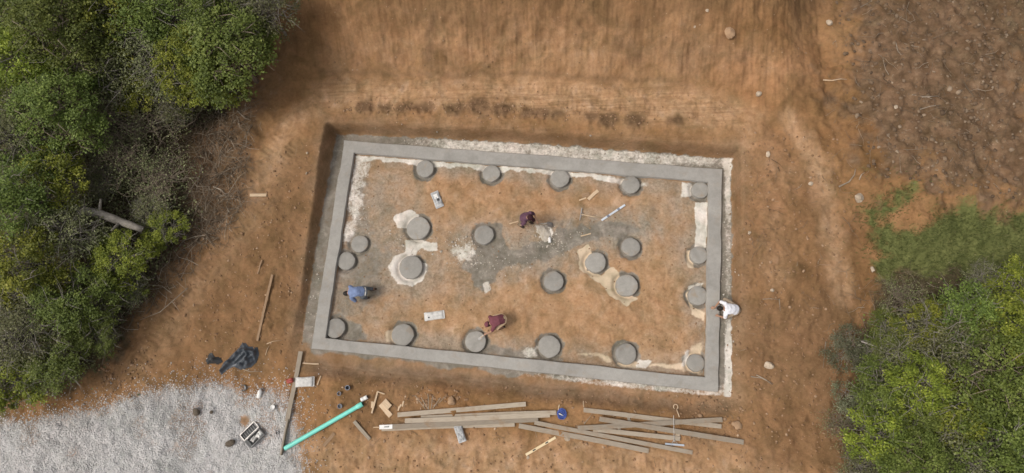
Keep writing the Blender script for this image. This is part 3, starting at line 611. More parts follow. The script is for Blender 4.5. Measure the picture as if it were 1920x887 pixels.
# ------------------------------------------------------------------ scattered stuff
PHI = (1+5**0.5)/2
ICO_V = np.array([(-1, PHI, 0), (1, PHI, 0), (-1, -PHI, 0), (1, -PHI, 0), (0, -1, PHI), (0, 1, PHI), (0, -1, -PHI), (0, 1, -PHI), (PHI, 0, -1), (PHI, 0, 1), (-PHI, 0, -1), (-PHI, 0, 1)])/math.sqrt(1+PHI*PHI)
ICO_F = np.array([(0, 11, 5), (0, 5, 1), (0, 1, 7), (0, 7, 10), (0, 10, 11), (1, 5, 9), (5, 11, 4), (11, 10, 2), (10, 7, 6), (7, 1, 8), (3, 9, 4), (3, 4, 2), (3, 2, 6), (3, 6, 8), (3, 8, 9), (4, 9, 5), (2, 4, 11), (6, 2, 10), (8, 6, 7), (9, 8, 1)])
OCT_V = np.array([(1, 0, 0), (-1, 0, 0), (0, 1, 0), (0, -1, 0), (0, 0, 1), (0, 0, -1)], float)
OCT_F = np.array([(0, 2, 4), (2, 1, 4), (1, 3, 4), (3, 0, 4), (2, 0, 5), (1, 2, 5), (3, 1, 5), (0, 3, 5)])
def lumps(name, P, S, mat, tints, seed, flat=0.7, sink=0.25, octa=False):
    """one mesh of many small irregular stones"""
    g = np.random.default_rng(seed); n = len(P); BV, BF = (OCT_V, OCT_F) if octa else (ICO_V, ICO_F); k = len(BV)
    V = BV[None]*(1+g.uniform(-0.28, 0.28, (n, k, 1)))
    sc = np.stack([S*g.uniform(0.8, 1.35, n), S*g.uniform(0.65, 1.0, n), S*flat*g.uniform(0.7, 1.1, n)], -1)
    a = g.uniform(0, 2*math.pi, n); tl = g.uniform(-0.5, 0.5, n)
    V = V*sc[:, None, :]; x, y, z = V[..., 0], V[..., 1], V[..., 2]
    x, z = x*np.cos(tl)[:, None]-z*np.sin(tl)[:, None], x*np.sin(tl)[:, None]+z*np.cos(tl)[:, None]
    x, y = x*np.cos(a)[:, None]-y*np.sin(a)[:, None], x*np.sin(a)[:, None]+y*np.cos(a)[:, None]
    V = np.stack([x, y, z], -1)+P[:, None, :]; V[..., 2] += (S*flat*(1-2*sink)*0.6)[:, None]
    Fc = (BF[None]+(np.arange(n)*k)[:, None, None]).reshape(-1, 3)
    return kind(link(name, mesh_np(name, V.reshape(-1, 3), Fc, attrs={'tint': np.repeat(tints, k)}), mat), 'stuff')
def scatter(poly, n, seed, fringe=0.0):
    g = np.random.default_rng(seed); P = np.array(poly); lo = P.min(0)-fringe; hi = P.max(0)+fringe; out = []
    c = 0
    while c < n:
        q = g.uniform(lo, hi, (n*2, 2)); d = sdf(P, q[:, 0], q[:, 1])
        keep = q[(d < 0) | (g.random(len(q)) < np.exp(-np.clip(d, 0, 9)/max(fringe*0.3, 1e-6))*0.6*(fringe > 0))]
        out.append(keep); c += len(keep)
    q = np.concatenate(out)[:n]; return np.column_stack([q, Hfull(q[:, 0], q[:, 1])])
gvis = [p for p in pxpoly([(-60, 800), (60, 790), (171, 768), (230, 752), (300, 735), (355, 728), (400, 717), (430, 728), (455, 744), (500, 737), (533, 740), (546, 762), (555, 800), (560, 850), (566, 905), (-60, 905)])]
g = np.random.default_rng(11)
P = scatter(gvis, 42000, 12, 0.9)
mudp = pxpoly([(448, 778), (468, 776), (472, 790), (458, 804), (448, 792)]); P = P[sdf(mudp, P[:, 0], P[:, 1]) > g.uniform(-0.08, 0.02, len(P))]
lumps('gravel', P, 0.013+0.022*g.random(len(P))**1.6, M['gravel'], np.clip(g.normal(0.47, 0.17, len(P))+0.7*(fbm(P[:, 0], P[:, 1], 0.8, 3, 15)-0.5), 0, 1), 13, 0.6, 0.3, True)
# crumbs of soil over the disturbed ground
def clods(name, regs, mat, seed, mu=0.5):
    Ps = []; Ss = []; g = np.random.default_rng(seed)
    for pts, n, s0, s1 in regs:
        q = scatter(pxpoly(pts), n, seed+n, 0.3); Ps.append(q); Ss.append(s0+(s1-s0)*g.random(len(q))**2.5)
    P = np.concatenate(Ps); S = np.concatenate(Ss)
    k = (sdf(b_out, P[:, 0], P[:, 1]) > 0.05) | (sdf(b_in, P[:, 0], P[:, 1]) < -0.05)
    for cx, cy, r, h in PW: k &= np.hypot(P[:, 0]-cx, P[:, 1]-cy) > r+0.05
    P, S = P[k], S[k]
    lumps(name, P, S, mat, np.clip(g.normal(mu, 0.2, len(P)), 0, 1), seed+7, 0.5, 0.42)
clods('soil_clods', [
 ([(640, 300), (1320, 350), (1315, 700), (620, 635)], 750, .01, 0.040), ([(580, 690), (1360, 750), (1420, 887), (580, 887)], 1100, .012, 0.056),
 ([(1390, 250), (1570, 250), (1600, 887), (1380, 887)], 1300, .012, 0.060), ([(440, 330), (600, 260), (560, 660), (300, 730), (180, 760), (330, 520)], 1200, .012, 0.056),
 ([(600, 140), (1350, 160), (1400, 260), (620, 230)], 450, .01, 0.040), ([(640, 192), (950, 194), (1210, 216), (1210, 232), (950, 214), (640, 208)], 350, .02, 0.060),
 ([(600, 0), (1540, 0), (1540, 150), (600, 130)], 350, .01, 0.048), ([(180, 690), (290, 670), (280, 690), (190, 740)], 130, .02, 0.072), ([(780, 735), (880, 735), (880, 757), (780, 757)], 80, .02, 0.072), ([(1290, 750), (1390, 740), (1400, 850), (1290, 800)], 130, .02, 0.080)], M['clodd'], 40, 0.45)
clods('dark_soil_clods', [([(1560, -20), (1930, -20), (1930, 380), (1640, 330), (1600, 180)], 1500, .012, .10), ([(240, 230), (470, 170), (460, 330), (440, 400), (340, 520), (200, 690)], 1800, .015, .07)], M['cloddark'], 60, 0.5)
clods('cement_crumbs', [([(838, 445), (900, 445), (895, 500), (850, 500)], 170, .015, .06), ([(730, 440), (820, 440), (820, 480), (730, 480)], 90, .015, .05), ([(640, 420), (690, 380), (690, 440)], 40, .015, .05), ([(1000, 420), (1040, 430), (1060, 470), (1010, 460)], 120, .015, .05), ([(880, 480), (1100, 430), (1080, 470), (900, 540)], 160, .01, .035),
 ([(720, 255), (1360, 298), (1360, 306), (720, 262)], 150, .012, .05), ([(1358, 400), (1372, 400), (1372, 730), (1356, 730)], 110, .012, .05), ([(590, 480), (610, 480), (590, 640), (572, 640)], 60, .012, .05)], M['cementlump'], 80, 0.55)

# ------------------------------------------------------------------ leaves and brush
def leaf_cloud(P, Nrm, size, tint, seed):
    g = np.random.default_rng(seed); n = len(P)
    Nn = Nrm/np.linalg.norm(Nrm, axis=1, keepdims=True)
    t = np.cross(Nn, g.normal(size=(n, 3))); t /= np.linalg.norm(t, axis=1, keepdims=True)+1e-9; b_ = np.cross(Nn, t)
    L_ = size[:, None]; wd = L_*g.uniform(0.28, 0.46, (n, 1)); fold = Nn*wd*0.35
    V = np.stack([P-t*L_*0.5, P+b_*wd+fold, P+t*L_*0.5-Nn*L_*0.12, P-b_*wd+fold], 1).reshape(-1, 3)
    Fq = np.arange(n*4).reshape(n, 4); Fc = np.concatenate([Fq[:, [0, 1, 2]], Fq[:, [0, 2, 3]]])
    return V, Fc, np.repeat(tint, 4)
def crown_mesh(name, seed, R, H, n, size, clumps, flat=0.5, z0=0.3, loose=0.22):
    """leaves in clumps spread through an uneven volume of half-width R, between z0*H and H"""
    g = np.random.default_rng(seed)
    cc = []
    while len(cc) < clumps:
        a = g.uniform(0, 2*math.pi); rr = math.sqrt(g.random())
        lim = 0.72+0.5*float(vnoise(np.array([math.cos(a)*1.5+seed]), np.array([math.sin(a)*1.5]), seed)[0])
        rr *= lim
        top = math.sqrt(max(0.0, 1-(rr/1.15)**2)); z = z0+(1-z0)*top*(1-0.55*g.random()**1.6)
        cc.append((R*rr*math.cos(a), R*rr*math.sin(a), H*z, g.uniform(0.6, 1.4), g.uniform(-0.22, 0.22)))
    cc = np.array(cc); pick = g.choice(clumps, n, p=cc[:, 3]/cc[:, 3].sum())
    sp = R*loose*cc[pick, 3][:, None]
    off = g.normal(size=(n, 3))*sp*np.array([1, 1, flat]); P = cc[pick, :3]+off
    P[:, 2] = np.maximum(P[:, 2], 0.05)
    Nn = g.normal(size=(n, 3))*0.45+np.array([0, 0, 1.0])+off/(sp+1e-6)*0.25
    tint = np.clip(0.50+cc[pick, 4]+g.normal(0, 0.16, n), 0, 1)
    V, Fc, tt = leaf_cloud(P, Nn, size*g.uniform(0.6, 1.35, n), tint, seed+1)
    return mesh_np(name, V, Fc, attrs={'tint': tt}), cc
def limbs_mesh(name, seed, R, H, cc, nl, r0=0.07, twigs=0, mat=None):
    g = np.random.default_rng(seed+5); mb = MB()
    lean = g.normal(size=2)*0.12*R; mid = np.array([lean[0], lean[1], H*0.45])
    mb.tube([(0, 0, -0.25), (0.02, 0.01, H*0.12), mid*0.6+np.array([0, 0, H*0.03]), mid, mid+np.array([lean[0]*0.6, lean[1]*0.6, H*0.3])], [r0*1.35, r0, r0*0.8, r0*0.6, r0*0.15], 7)
    order = g.permutation(len(cc))[:nl]; limbs = []; TP = [mid*0.6+np.array([0, 0, H*0.03]), mid, mid+np.array([lean[0]*0.6, lean[1]*0.6, H*0.3])]
    for i in order:
        e = cc[i, :3]; u_ = g.uniform(0, 1.5); k_ = int(u_); s = TP[k_]+(TP[k_+1]-TP[k_])*(u_-k_); m_ = (s+e)/2+g.normal(size=3)*0.10*R; q = (m_+e)/2+g.normal(size=3)*0.06*R
        mb.tube([s, m_, q, e], [r0*0.5, r0*0.34, r0*0.22, r0*0.08], 5); limbs.append((s, m_, q, e))
    for _ in range(twigs):
        lb_ = limbs[g.integers(len(limbs))]; i = g.integers(1, 3); s = lb_[i]+(lb_[i+1]-lb_[i])*g.random(); d = g.normal(size=3)*np.array([1, 1, 0.35]); d[2] = abs(d[2])*0.8; d /= np.linalg.norm(d); ln = g.uniform(0.25, 0.75)*R
        k1 = s+d*ln*0.5+g.normal(size=3)*0.08*ln+np.array([0, 0, 0.06*ln]); k2 = s+d*ln+g.normal(size=3)*0.12*ln
        mb.tube([s, k1, k2], [r0*0.2, r0*0.15, r0*0.05], 4)
    me = bpy.data.meshes.new(name); me.from_pydata(mb.v, [], mb.f); me.polygons.foreach_set('use_smooth', np.ones(len(me.polygons), bool)); me.update()
    return me
VAR = {}
def variant(key, seed, R, H, n, size, clumps, lm, nl, twigs, r0=0.06, flat=0.5, z0=0.25, loose=0.2, bark='bark'):
    cm, cc = crown_mesh('crown', seed, R, H, n, size, clumps, flat, z0, loose); tm = limbs_mesh('trunk', seed, R, H, cc, nl, r0, twigs)
    cm.materials.append(M[lm]); tm.materials.append(M[bark]); VAR[key] = (cm, tm, R, H)
variant('bright0', 201, 1.5, 3.2, 10500, 0.075, 130, 'leafy', 36, 150, loose=0.075, bark='greybark')
variant('bright1', 202, 1.3, 2.6, 7500, 0.075, 100, 'leafy', 30, 170, loose=0.08, bark='greybark')
variant('green0', 203, 1.8, 4.6, 13500, 0.085, 140, 'leafg', 34, 120, 0.09, loose=0.08)
variant('green1', 204, 1.5, 3.4, 9000, 0.075, 110, 'leafg', 30, 160, loose=0.085, bark='greybark')
variant('olive0', 205, 1.5, 2.6, 5600, 0.07, 100, 'leafo', 44, 260, loose=0.11, bark='greybark')
variant('olive1', 206, 1.2, 2.0, 3900, 0.065, 80, 'leafo', 36, 220, loose=0.12, bark='greybark')
variant('pale0', 207, 1.0, 1.6, 3600, 0.060, 60, 'leafp', 26, 70, 0.03, loose=0.10, bark='greybark')
variant('bare0', 208, 1.3, 1.5, 1500, 0.06, 70, 'leafo', 44, 260, 0.045, loose=0.14, bark='bark')
ZUP = 0.62
def plant(key, px, py, R, label, H=None, rz=None, name='bush', cat='bush', group='bushes and trees at the edge of the clearing'):
    cm, tm, R0, H0 = VAR[key]; s = R/R0; sh = (H/H0) if H else s
    g0 = ground(px, py); zc = g0[2]
    for _ in range(4):
        p = at(px, py, zc+H0*sh*ZUP); zc = float(Hbase(np.array([p[0]]), np.array([p[1]]))[0])
    rz = random.uniform(0, 6.28) if rz is None else rz
    t = thing(name, (p[0], p[1], zc), label, cat, rz, group)
    for nm, me_ in (('crown', cm), ('trunk', tm)):
        o = link(nm, me_, parent=t); o.scale = (s, s, sh)
    return t
T = 'tree'
plant('green1', 300, 30, 1.6, 'green tree at the top edge of the left wood, right of the yellowish one', 3.8, name=T, cat=T)
plant('bright1', 222, 40, 1.5, 'yellow green tree in the upper left corner of the wood', 3.6, name=T, cat=T)
plant('green0', 425, 95, 1.75, 'deep green tree bulging furthest into the clearing at upper left', 3.6, name=T, cat=T)
plant('bright0', 365, 120, 1.3, 'yellow green tree left of the deep green one', 3.4, name=T, cat=T)
plant('bright1', 400, 165, 1.0, 'yellow green bush below the deep green tree, facing the cut', 2.2)
plant('olive0', 500, 18, 1.2, 'grey green tree overhanging the top of the cut at upper left', 2.6, name=T, cat=T)
plant('olive0', 300, 105, 1.5, 'twiggy olive bush in the heart of upper left wood', 3.0)
plant('olive1', 205, 130, 1.4, 'twiggy olive bush at the left of the upper left wood', 2.6)
plant('green1', 415, 20, 1.3, 'green tree behind the deep green one at the top edge', 3.4, name=T, cat=T)
plant('bright1', 265, 165, 1.1, 'yellow green bush above the dead brush at left', 2.0)
plant('olive1', 330, 185, 0.95, 'small olive bush hanging over the dead brush', 1.7)
plant('bare0', 300, 220, 1.2, 'bare grey bush amid the dead brush, uppermost', 1.5)
plant('bare0', 205, 225, 1.4, 'bare grey bush above the grey log at left', 1.8)
plant('bare0', 225, 300, 1.3, 'bare grey bush close behind the fallen grey log', 1.5)
plant('olive1', 195, 335, 0.8, 'olive bush behind the fallen grey log', 1.0)
plant('bare0', 300, 330, 1.2, 'low bare bush between dead brush and fallen log', 1.1)
plant('olive1', 285, 395, 0.75, 'low olive bush right of the fallen log end', 1.0)
plant('bright1', 305, 428, 0.75, 'bright green bush below the end of the fallen log', 1.1)
plant('olive1', 195, 455, 0.8, 'olive bush under the left end of the fallen log', 0.9)
plant('bright0', 225, 488, 1.1, 'bright yellow green bush in the middle of left edge', 1.9)
plant('green1', 190, 560, 0.9, 'green bush low on the left edge above the dirt track', 1.6)
plant('olive1', 240, 540, 0.7, 'small olive bush at the foot of left wood', 0.9)
plant('green1', 172, 620, 0.8, 'lowest green bush of the left wood, nearest the gravel', 1.3)
plant('olive1', 200, 635, 0.45, 'tiny olive bush beside the lowest green bush at left', 0.6)
# beyond the left border of the view
for i, (k, x, y, R, h) in enumerate([('green0', 130, 60, 1.7, 4.4), ('green1', 60, 20, 1.6, 4), ('bright0', 40, 130, 1.6, 3.6), ('green0', 120, 210, 1.6, 3.6), ('olive0', 30, 250, 1.5, 3), ('bright1', 110, 330, 1.3, 2.6), ('green1', 30, 370, 1.5, 3.2), ('olive0', 110, 430, 1.4, 2.4), ('bright0', 50, 500, 1.5, 3), ('green1', 125, 560, 1.3, 2.4), ('olive0', 40, 620, 1.4, 2.4), ('green1', 105, 680, 1.1, 1.8), ('bright1', 20, 720, 1.2, 2)]):
    lab = ['tall green tree in the far upper left', 'green tree in the extreme upper left corner', 'yellow green tree below the corner tree at far left', 'big green tree at far left, level with the pit top', 'olive bush at far left edge, upper', 'yellowish bush at far left behind the log', 'green bush on the far left edge, level with the log', 'olive bush at far left just under the log', 'yellow green bush on the far left edge, middle', 'green bush at far left, lower, beside the bright bush', 'olive bush on the far left edge, lower', 'small green bush at far left above the gravel', 'small yellowish bush at far left, nearest the gravel'][i]
    plant(k, x, y, R, lab, h, name='tree' if h > 3.3 else 'bush', cat='tree' if h > 3.3 else 'bush')
# right side
plant('bare0', 1695, 562, 0.8, 'bare grey shrub at the top of right hand thicket', 1.2)
plant('bright1', 1738, 610, 0.9, 'yellow green bush at the upper end of right thicket', 1.8)
plant('green1', 1665, 630, 0.8, 'green bush left of the yellow green one in right thicket', 1.3)
plant('pale0', 1590, 650, 0.75, 'pale silvery shrub reaching left onto the bare soil', 0.9)
plant('olive1', 1690, 665, 0.9, 'twiggy olive bush in the middle of right thicket', 1.6)
plant('bright0', 1720, 720, 1.1, 'bright green bush on right border, middle of thicket', 2.4)
plant('green1', 1650, 730, 1.0, 'green bush bulging left in the lower right thicket', 1.8)
plant('pale0', 1600, 750, 0.75, 'pale grey shrub at the lower left rim of right thicket', 1.0)
plant('bare0', 1590, 800, 0.8, 'bare brown shrub at the lower left rim of right thicket', 0.9)
plant('bright1', 1660, 820, 1.1, 'yellow green bush in the lower right corner of thicket', 2.0)
plant('green1', 1725, 805, 1.1, 'deep green bush on right border near the bottom', 2.2)
plant('olive1', 1620, 875, 0.8, 'olive bush at the bottom edge of right thicket', 1.2)
plant('green0', 1720, 880, 1.2, 'green tree at the bottom of right border', 2.8, name=T, cat=T)
for i, (k, x, y, R, h) in enumerate([('green1', 1815, 600, 1.2, 2.2), ('bright0', 1890, 630, 1.4, 2.6), ('olive0', 1800, 660, 1.4, 2.4), ('green0', 1880, 720, 1.6, 3.4), ('bright1', 1795, 770, 1.3, 2.4), ('green1', 1880, 840, 1.5, 3), ('olive0', 1800, 860, 1.3, 2.4), ('bright1', 1905, 530, 0.9, 1.5), ('olive1', 1845, 520, 0.6, 0.9)]):
    lab = ['green bush at far right, top of thicket', 'large yellow green bush at the far right edge', 'olive bush at far right, middle of thicket', 'tall green tree at the far right edge', 'yellow green bush at far right, lower', 'green bush in the far lower right corner', 'olive bush at far right on the bottom edge', 'yellow green bush on the far right edge beside the grass', 'small olive bush on the grass at far right'][i]
    plant(k, x, y, R, lab, h, name='tree' if h > 3.3 else 'bush', cat='tree' if h > 3.3 else 'bush')
# ground cover under the woods and grass
def cover(name, regs, mat, seed, size, hmax):
    g = np.random.default_rng(seed); P = np.concatenate([scatter(pxpoly(r), n, seed+i, 0.5) for i, (r, n) in enumerate(regs)]); n = len(P)
    P[:, 2] += g.random(n)**1.5*hmax*(0.3+1.2*fbm(P[:, 0], P[:, 1], 1.2, 3, seed))
    V, Fc, tt = leaf_cloud(P, g.normal(size=(n, 3))*0.5+np.array([0, 0, 1.0]), size*g.uniform(0.6, 1.4, n), np.clip(g.normal(0.45, 0.2, n)+0.5*(fbm(P[:, 0], P[:, 1], 0.9, 3, seed+3)-0.5), 0, 1), seed)
    kind(link(name, mesh_np(name, V, Fc, attrs={'tint': tt}), mat), 'stuff')
cover('undergrowth', [([(-60, -40), (540, -60), (480, 60), (440, 180), (370, 230), (200, 240), (-60, 240)], 18000), ([(-60, 240), (200, 240), (330, 330), (370, 400), (320, 480), (250, 580), (190, 690), (-60, 740)], 13000)], M['leafo'], 501, 0.085, 0.7)
cover('thicket_undergrowth', [([(1700, 570), (1650, 610), (1612, 650), (1610, 720), (1620, 800), (1600, 910), (1960, 910), (1960, 545)], 24000)], M['leafg'], 511, 0.08, 0.6)
def grass():
    g = np.random.default_rng(521); P = np.concatenate([scatter(pxpoly([(1615, 388), (1698, 348), (1718, 362), (1665, 418), (1668, 432), (1720, 430), (1745, 400), (1960, 400), (1960, 520), (1660, 520), (1628, 470)]), 4500, 522, 0.9)])
    n = len(P); a = g.uniform(0, 6.28, n); h = g.uniform(0.05, 0.16, n); w = 0.012
    d = np.stack([np.cos(a), np.sin(a), 0*a], -1); le = np.stack([np.cos(a+1.2), np.sin(a+1.2), 0*a], -1)*(h*g.uniform(0.2, 1.1, n))[:, None]+np.stack([0*a, 0*a, h], -1)
    V = np.stack([P-d*w, P+d*w, P+le], 1).reshape(-1, 3)
    kind(link('grass', mesh_np('grass', V, np.arange(n*3).reshape(n, 3), attrs={'tint': np.repeat(np.clip(g.normal(0.45, 0.22, n), 0, 1), 3)}), M['grassb']), 'stuff')
grass()
def brush(name, regs, seed, mat, r=(0.006, 0.02), ln=(0.25, 1.3), lift=0.25):
    """a tangle of dead sticks nobody could count"""
    g = np.random.default_rng(seed); Vs = []; Fs = []; Ts = []; b0 = 0
    for i, (pts, n) in enumerate(regs):
        P = scatter(pxpoly(pts), n, seed+i, 0.4)
        for p in P:
            a = g.uniform(0, 6.28); l_ = ln[0]+(ln[1]-ln[0])*g.random()**2; rr = r[0]+(r[1]-r[0])*g.random()**2*(0.4+0.6*l_/ln[1])
            d = np.array([math.cos(a), math.sin(a), 0]); nrm = np.array([-d[1], d[0], 0]); q = []
            z0 = p[2]+rr+g.random()**2*lift; tz = g.uniform(-0.15, 0.3)
            for k, t in enumerate((-0.5, -0.17, 0.17, 0.5)): q.append(np.array([p[0], p[1], z0])+d*t*l_+nrm*g.normal()*0.07*l_+np.array([0, 0, (t+0.5)*tz*l_]))
            V = []
            for k in range(4):
                w = rr*(1, .85, .65, .3)[k]
                for th in (0, 2.09, 4.19): V.append(q[k]+w*(math.cos(th)*nrm+math.sin(th)*np.array([0, 0, 1.0])))
            Vs += V; tv = float(np.clip(g.normal(0.5, 0.24), 0, 1)); Ts += [tv]*12
            for k in range(3):
                for j in range(3): Fs.append((b0+k*3+j, b0+k*3+(j+1) % 3, b0+k*3+3+(j+1) % 3, b0+k*3+3+j))
            b0 += 12
    kind(link(name, mesh_np(name, np.array(Vs), np.array(Fs), attrs={'tint': Ts}), mat), 'stuff')
brush('dead_brush', [([(180, 190), (380, 210), (470, 160), (470, 330), (450, 400), (350, 500), (240, 600), (172, 640), (172, 250)], 1500), ([(172, 0), (480, 0), (450, 180), (172, 200)], 420), ([(350, 230), (470, 180), (460, 400), (380, 470)], 420), ([(300, 420), (450, 380), (380, 480), (240, 610), (200, 660)], 260)], 601, M['brush'])
brush('thicket_sticks', [([(1600, 520), (1900, 500), (1900, 887), (1590, 887), (1570, 640)], 650), ([(1560, 20), (1900, 20), (1900, 380), (1620, 330), (1550, 200)], 330), ([(1400, 300), (1600, 300), (1600, 700), (1400, 700)], 90)], 611, M['brush'], (0.005, 0.014), (0.15, 0.9), 0.12)
brush('litter_sticks', [([(440, 300), (600, 260), (560, 660), (300, 720), (330, 520)], 90), ([(580, 700), (1380, 760), (1400, 880), (600, 880)], 110), ([(650, 310), (1310, 350), (1310, 690), (640, 640)], 70)], 621, M['brush'], (0.004, 0.009), (0.08, 0.45), 0.02)

# ------------------------------------------------------------------ planks and site objects
def gp(px, py, dz=0.0):
    p = ground(px, py); p[2] = gz(p[0], p[1]); d = at(px, py, p[2]+dz); return np.array([d[0], d[1], p[2]+dz])
def plank(a, b, width, thick, label, mat='wood', za=0.0, zb=None, name='plank', cat='plank', group=None, edge=False, bow=0.012, rest=True):
    """a board between two picture points; za/zb lift its underside above the soil at each end"""
    zb = za if zb is None else zb
    A = gp(*a, za+thick/2); B = gp(*b, zb+thick/2)
    if rest:   # lie on the highest soil below it
        ts = np.linspace(0, 1, 60); qx = A[0]+(B[0]-A[0])*ts; qy = A[1]+(B[1]-A[1])*ts
        hh = Hfull(qx, qy)+za+(zb-za)*ts+thick/2; ln = A[2]+(B[2]-A[2])*ts; lift = float(np.percentile(hh-ln, 80)); A[2] += max(lift, 0)*0.9; B[2] += max(lift, 0)*0.9
    D = B-A; L_ = np.linalg.norm(D); mid = (A+B)/2; n = max(3, int(L_/0.4)); s = random.random()*50
    w, t, bv = width/2, thick/2, min(width, thick)*0.10
    prof = [(-w+bv, -t), (w-bv, -t), (w, -t+bv), (w, t-bv), (w-bv, t), (-w+bv, t), (-w, t-bv), (-w, -t+bv)]
    V = []; Fs = []
    for i in range(n+1):
        x = -L_/2+L_*i/n; u = i/n; yb = (vnoise(np.array([u*2+s]), np.array([3.0]), 3)[0]-0.5)*bow*2; zb_ = (vnoise(np.array([u*2+s]), np.array([9.0]), 3)[0]-0.5)*bow*0.6
        for (y, z) in prof: V.append((x, y+yb, z+zb_))
    for i in range(n):
        for k in range(8): Fs.append((i*8+k, i*8+(k+1) % 8, i*8+8+(k+1) % 8, i*8+8+k))
    Fs += [tuple(range(7, -1, -1)), tuple(range(n*8, n*8+8))]
    Fs = [tuple(reversed(f)) for f in Fs]
    o = pym(name, V, Fs, M[mat]); o.location = mid
    ex = D/L_; ey = np.cross((0, 0, 1.0), ex); ey /= np.linalg.norm(ey); ez = np.cross(ex, ey)
    o.rotation_euler = Matrix((ex, ey, ez)).transposed().to_euler()
    tag(o, label, cat, group); return o
GB = 'long planks lying below the foundation'
TH = 0.045
plank((746, 778), (986, 757), 0.16, TH, 'grey plank slanting up to the right, uppermost of the left pile', za=0, group=GB)
plank((790, 783), (1043, 773), 0.155, TH, 'grey plank mostly hidden, its end reaching the blue rope', za=0, group=GB)
plank((760, 789), (1031, 778), 0.165, TH, 'grey plank with square left end in middle of the left pile', za=TH+0.012, group=GB)
plank((716, 804), (965, 795), 0.15, TH, 'grey plank poking out under the white float', za=0, group=GB)
plank((735, 800), (1009, 787), 0.165, TH, 'grey plank on top, its left end under the white float', za=TH+0.010, group=GB)
plank((973, 798), (1216, 845), 0.165, TH, 'lowest grey plank of the right pile, ending left of its neighbour', za=0, group=GB)
plank((1002, 792), (1298, 848), 0.14, TH, 'pale edged plank slanting down right, lowest right end of the pile', za=0.03, zb=0.0, group=GB)
plank((1094, 769), (1352, 799), 0.155, TH, 'uppermost grey plank of the right pile, slanting down right', za=0.02, group=GB)
plank((1112, 805), (1275, 823), 0.15, TH, 'short grey plank ending beside the head of the long handled float', za=0.02, group=GB)
plank((1083, 803), (1354, 787), 0.16, TH, 'grey plank slanting up to the right across the right pile', za=TH+0.05, zb=TH+0.03, group=GB)
plank((1124, 785), (1394, 829), 0.165, TH, 'brownish plank on top of right pile reaching furthest right', za=2*TH+0.075, zb=0.02, group=GB, rest=False)
plank((1182, 793), (1176, 777), 0.09, 0.04, 'small wooden spacer under the right pile, upper', za=0, name='wood_block', cat='wood block')
plank((1164, 812), (1160, 800), 0.09, 0.04, 'small wooden spacer under the right pile, lower', za=0, name='wood_block', cat='wood block')
plank((565, 659), (540, 790), 0.16, 0.045, 'long plank running from the beam corner down to the gravel', za=0.03)
plank((541, 786), (527, 853), 0.06, 0.15, 'plank standing on edge between gravel and teal pipe', za=0)
plank((511, 515), (482, 639), 0.09, 0.045, 'thin brown pole lying on the slope left of the pit', mat='oldwood', name='wooden_pole', cat='pole')
plank((492, 488), (484, 514), 0.05, 0.03, 'short brown stick above the thin pole on left slope', mat='oldwood', name='wooden_stick', cat='stick')
plank((568, 681), (598, 683), 0.045, 0.03, 'short pale stick by the lower left beam corner', mat='palewood', name='wooden_stick', cat='stick')
plank((602, 705), (595, 722), 0.04, 0.03, 'pale stick right of the white bag near gravel', mat='palewood', name='wooden_stick', cat='stick')
plank((664, 790), (693, 824), 0.12, 0.04, 'short pale board between teal pipe and planks', mat='wood', name='board_offcut', cat='board')
plank((607, 836), (627, 812), 0.12, 0.03, 'muddy half buried board below the teal pipe', mat='oldwood', za=-0.015, name='board_offcut', cat='board')
plank((713, 758), (733, 780), 0.17, 0.035, 'pale board offcut above the left ends of planks', mat='palewood', name='board_offcut', cat='board')
plank((719, 752), (731, 764), 0.22, 0.04, 'pale square wood block leaning on the offcut', mat='palewood', za=0.04, name='wood_block', cat='wood block')
plank((1103, 374), (1121, 357), 0.12, 0.04, 'pale board scrap above the T shaped rake', mat='palewood', name='board_offcut', cat='board')
plank((1091, 367), (1105, 364), 0.17, 0.04, 'muddy square block beside the pale scrap in the plot', mat='oldwood', name='wood_block', cat='wood block')
plank((1086, 376), (1099, 371), 0.05, 0.025, 'thin stick below the muddy block in the plot', mat='palewood', name='wooden_stick', cat='stick')
plank((1089, 443), (1108, 438), 0.045, 0.03, 'thin white stick on the cement smear above the puddle', mat='palewood', name='wooden_stick', cat='stick')
plank((469, 366), (500, 366), 0.11, 0.05, 'pale splintered board at the edge of left brush', mat='palewood', name='board_offcut', cat='board')
plank((955, 420), (972, 415), 0.04, 0.03, 'thin pale stick behind the man in purple', mat='palewood', name='wooden_stick', cat='stick')
# wooden stake with a crosspiece
def stake():
    a, b_ = gp(708, 735, 0.03), gp(697, 775, 0.03); t = thing('wooden_stake', tuple(b_), 'pale wooden stake with crosspiece lying left of the offcuts', 'stake')
    MB().tube([a-b_, (0, 0, 0)], 1.0, prof=[(-.028, -.018), (.028, -.018), (.028, .018), (-.028, .018)]).build('upright', M['palewood'], t)
    c, d = gp(707, 734, 0.055)-b_, gp(721, 739, 0.055)-b_
    MB().tube([c, d], 1.0, prof=[(-.02, -.014), (.02, -.014), (.02, .014), (-.02, .014)]).build('crosspiece', M['palewood'], t)
    c, d = gp(699, 753, 0.02)-b_, gp(698, 765, 0.02)-b_
    MB().tube([c, d], 1.0, prof=[(-.05, -.014), (.05, -.014), (.05, .014), (-.05, .014)]).build('foot_block', M['palewood'], t)
stake()
for i, (a, b_, lb) in enumerate([((748, 768), (752, 758), 'upper left'), ((754, 762), (757, 752), 'upper right'), ((749, 762), (747, 770), 'lower')]):
    plank(a, b_, 0.05, 0.025, 'tiny pale wood chip right of the offcuts, ' + lb, mat='palewood', name='wood_chip', cat='wood chip')
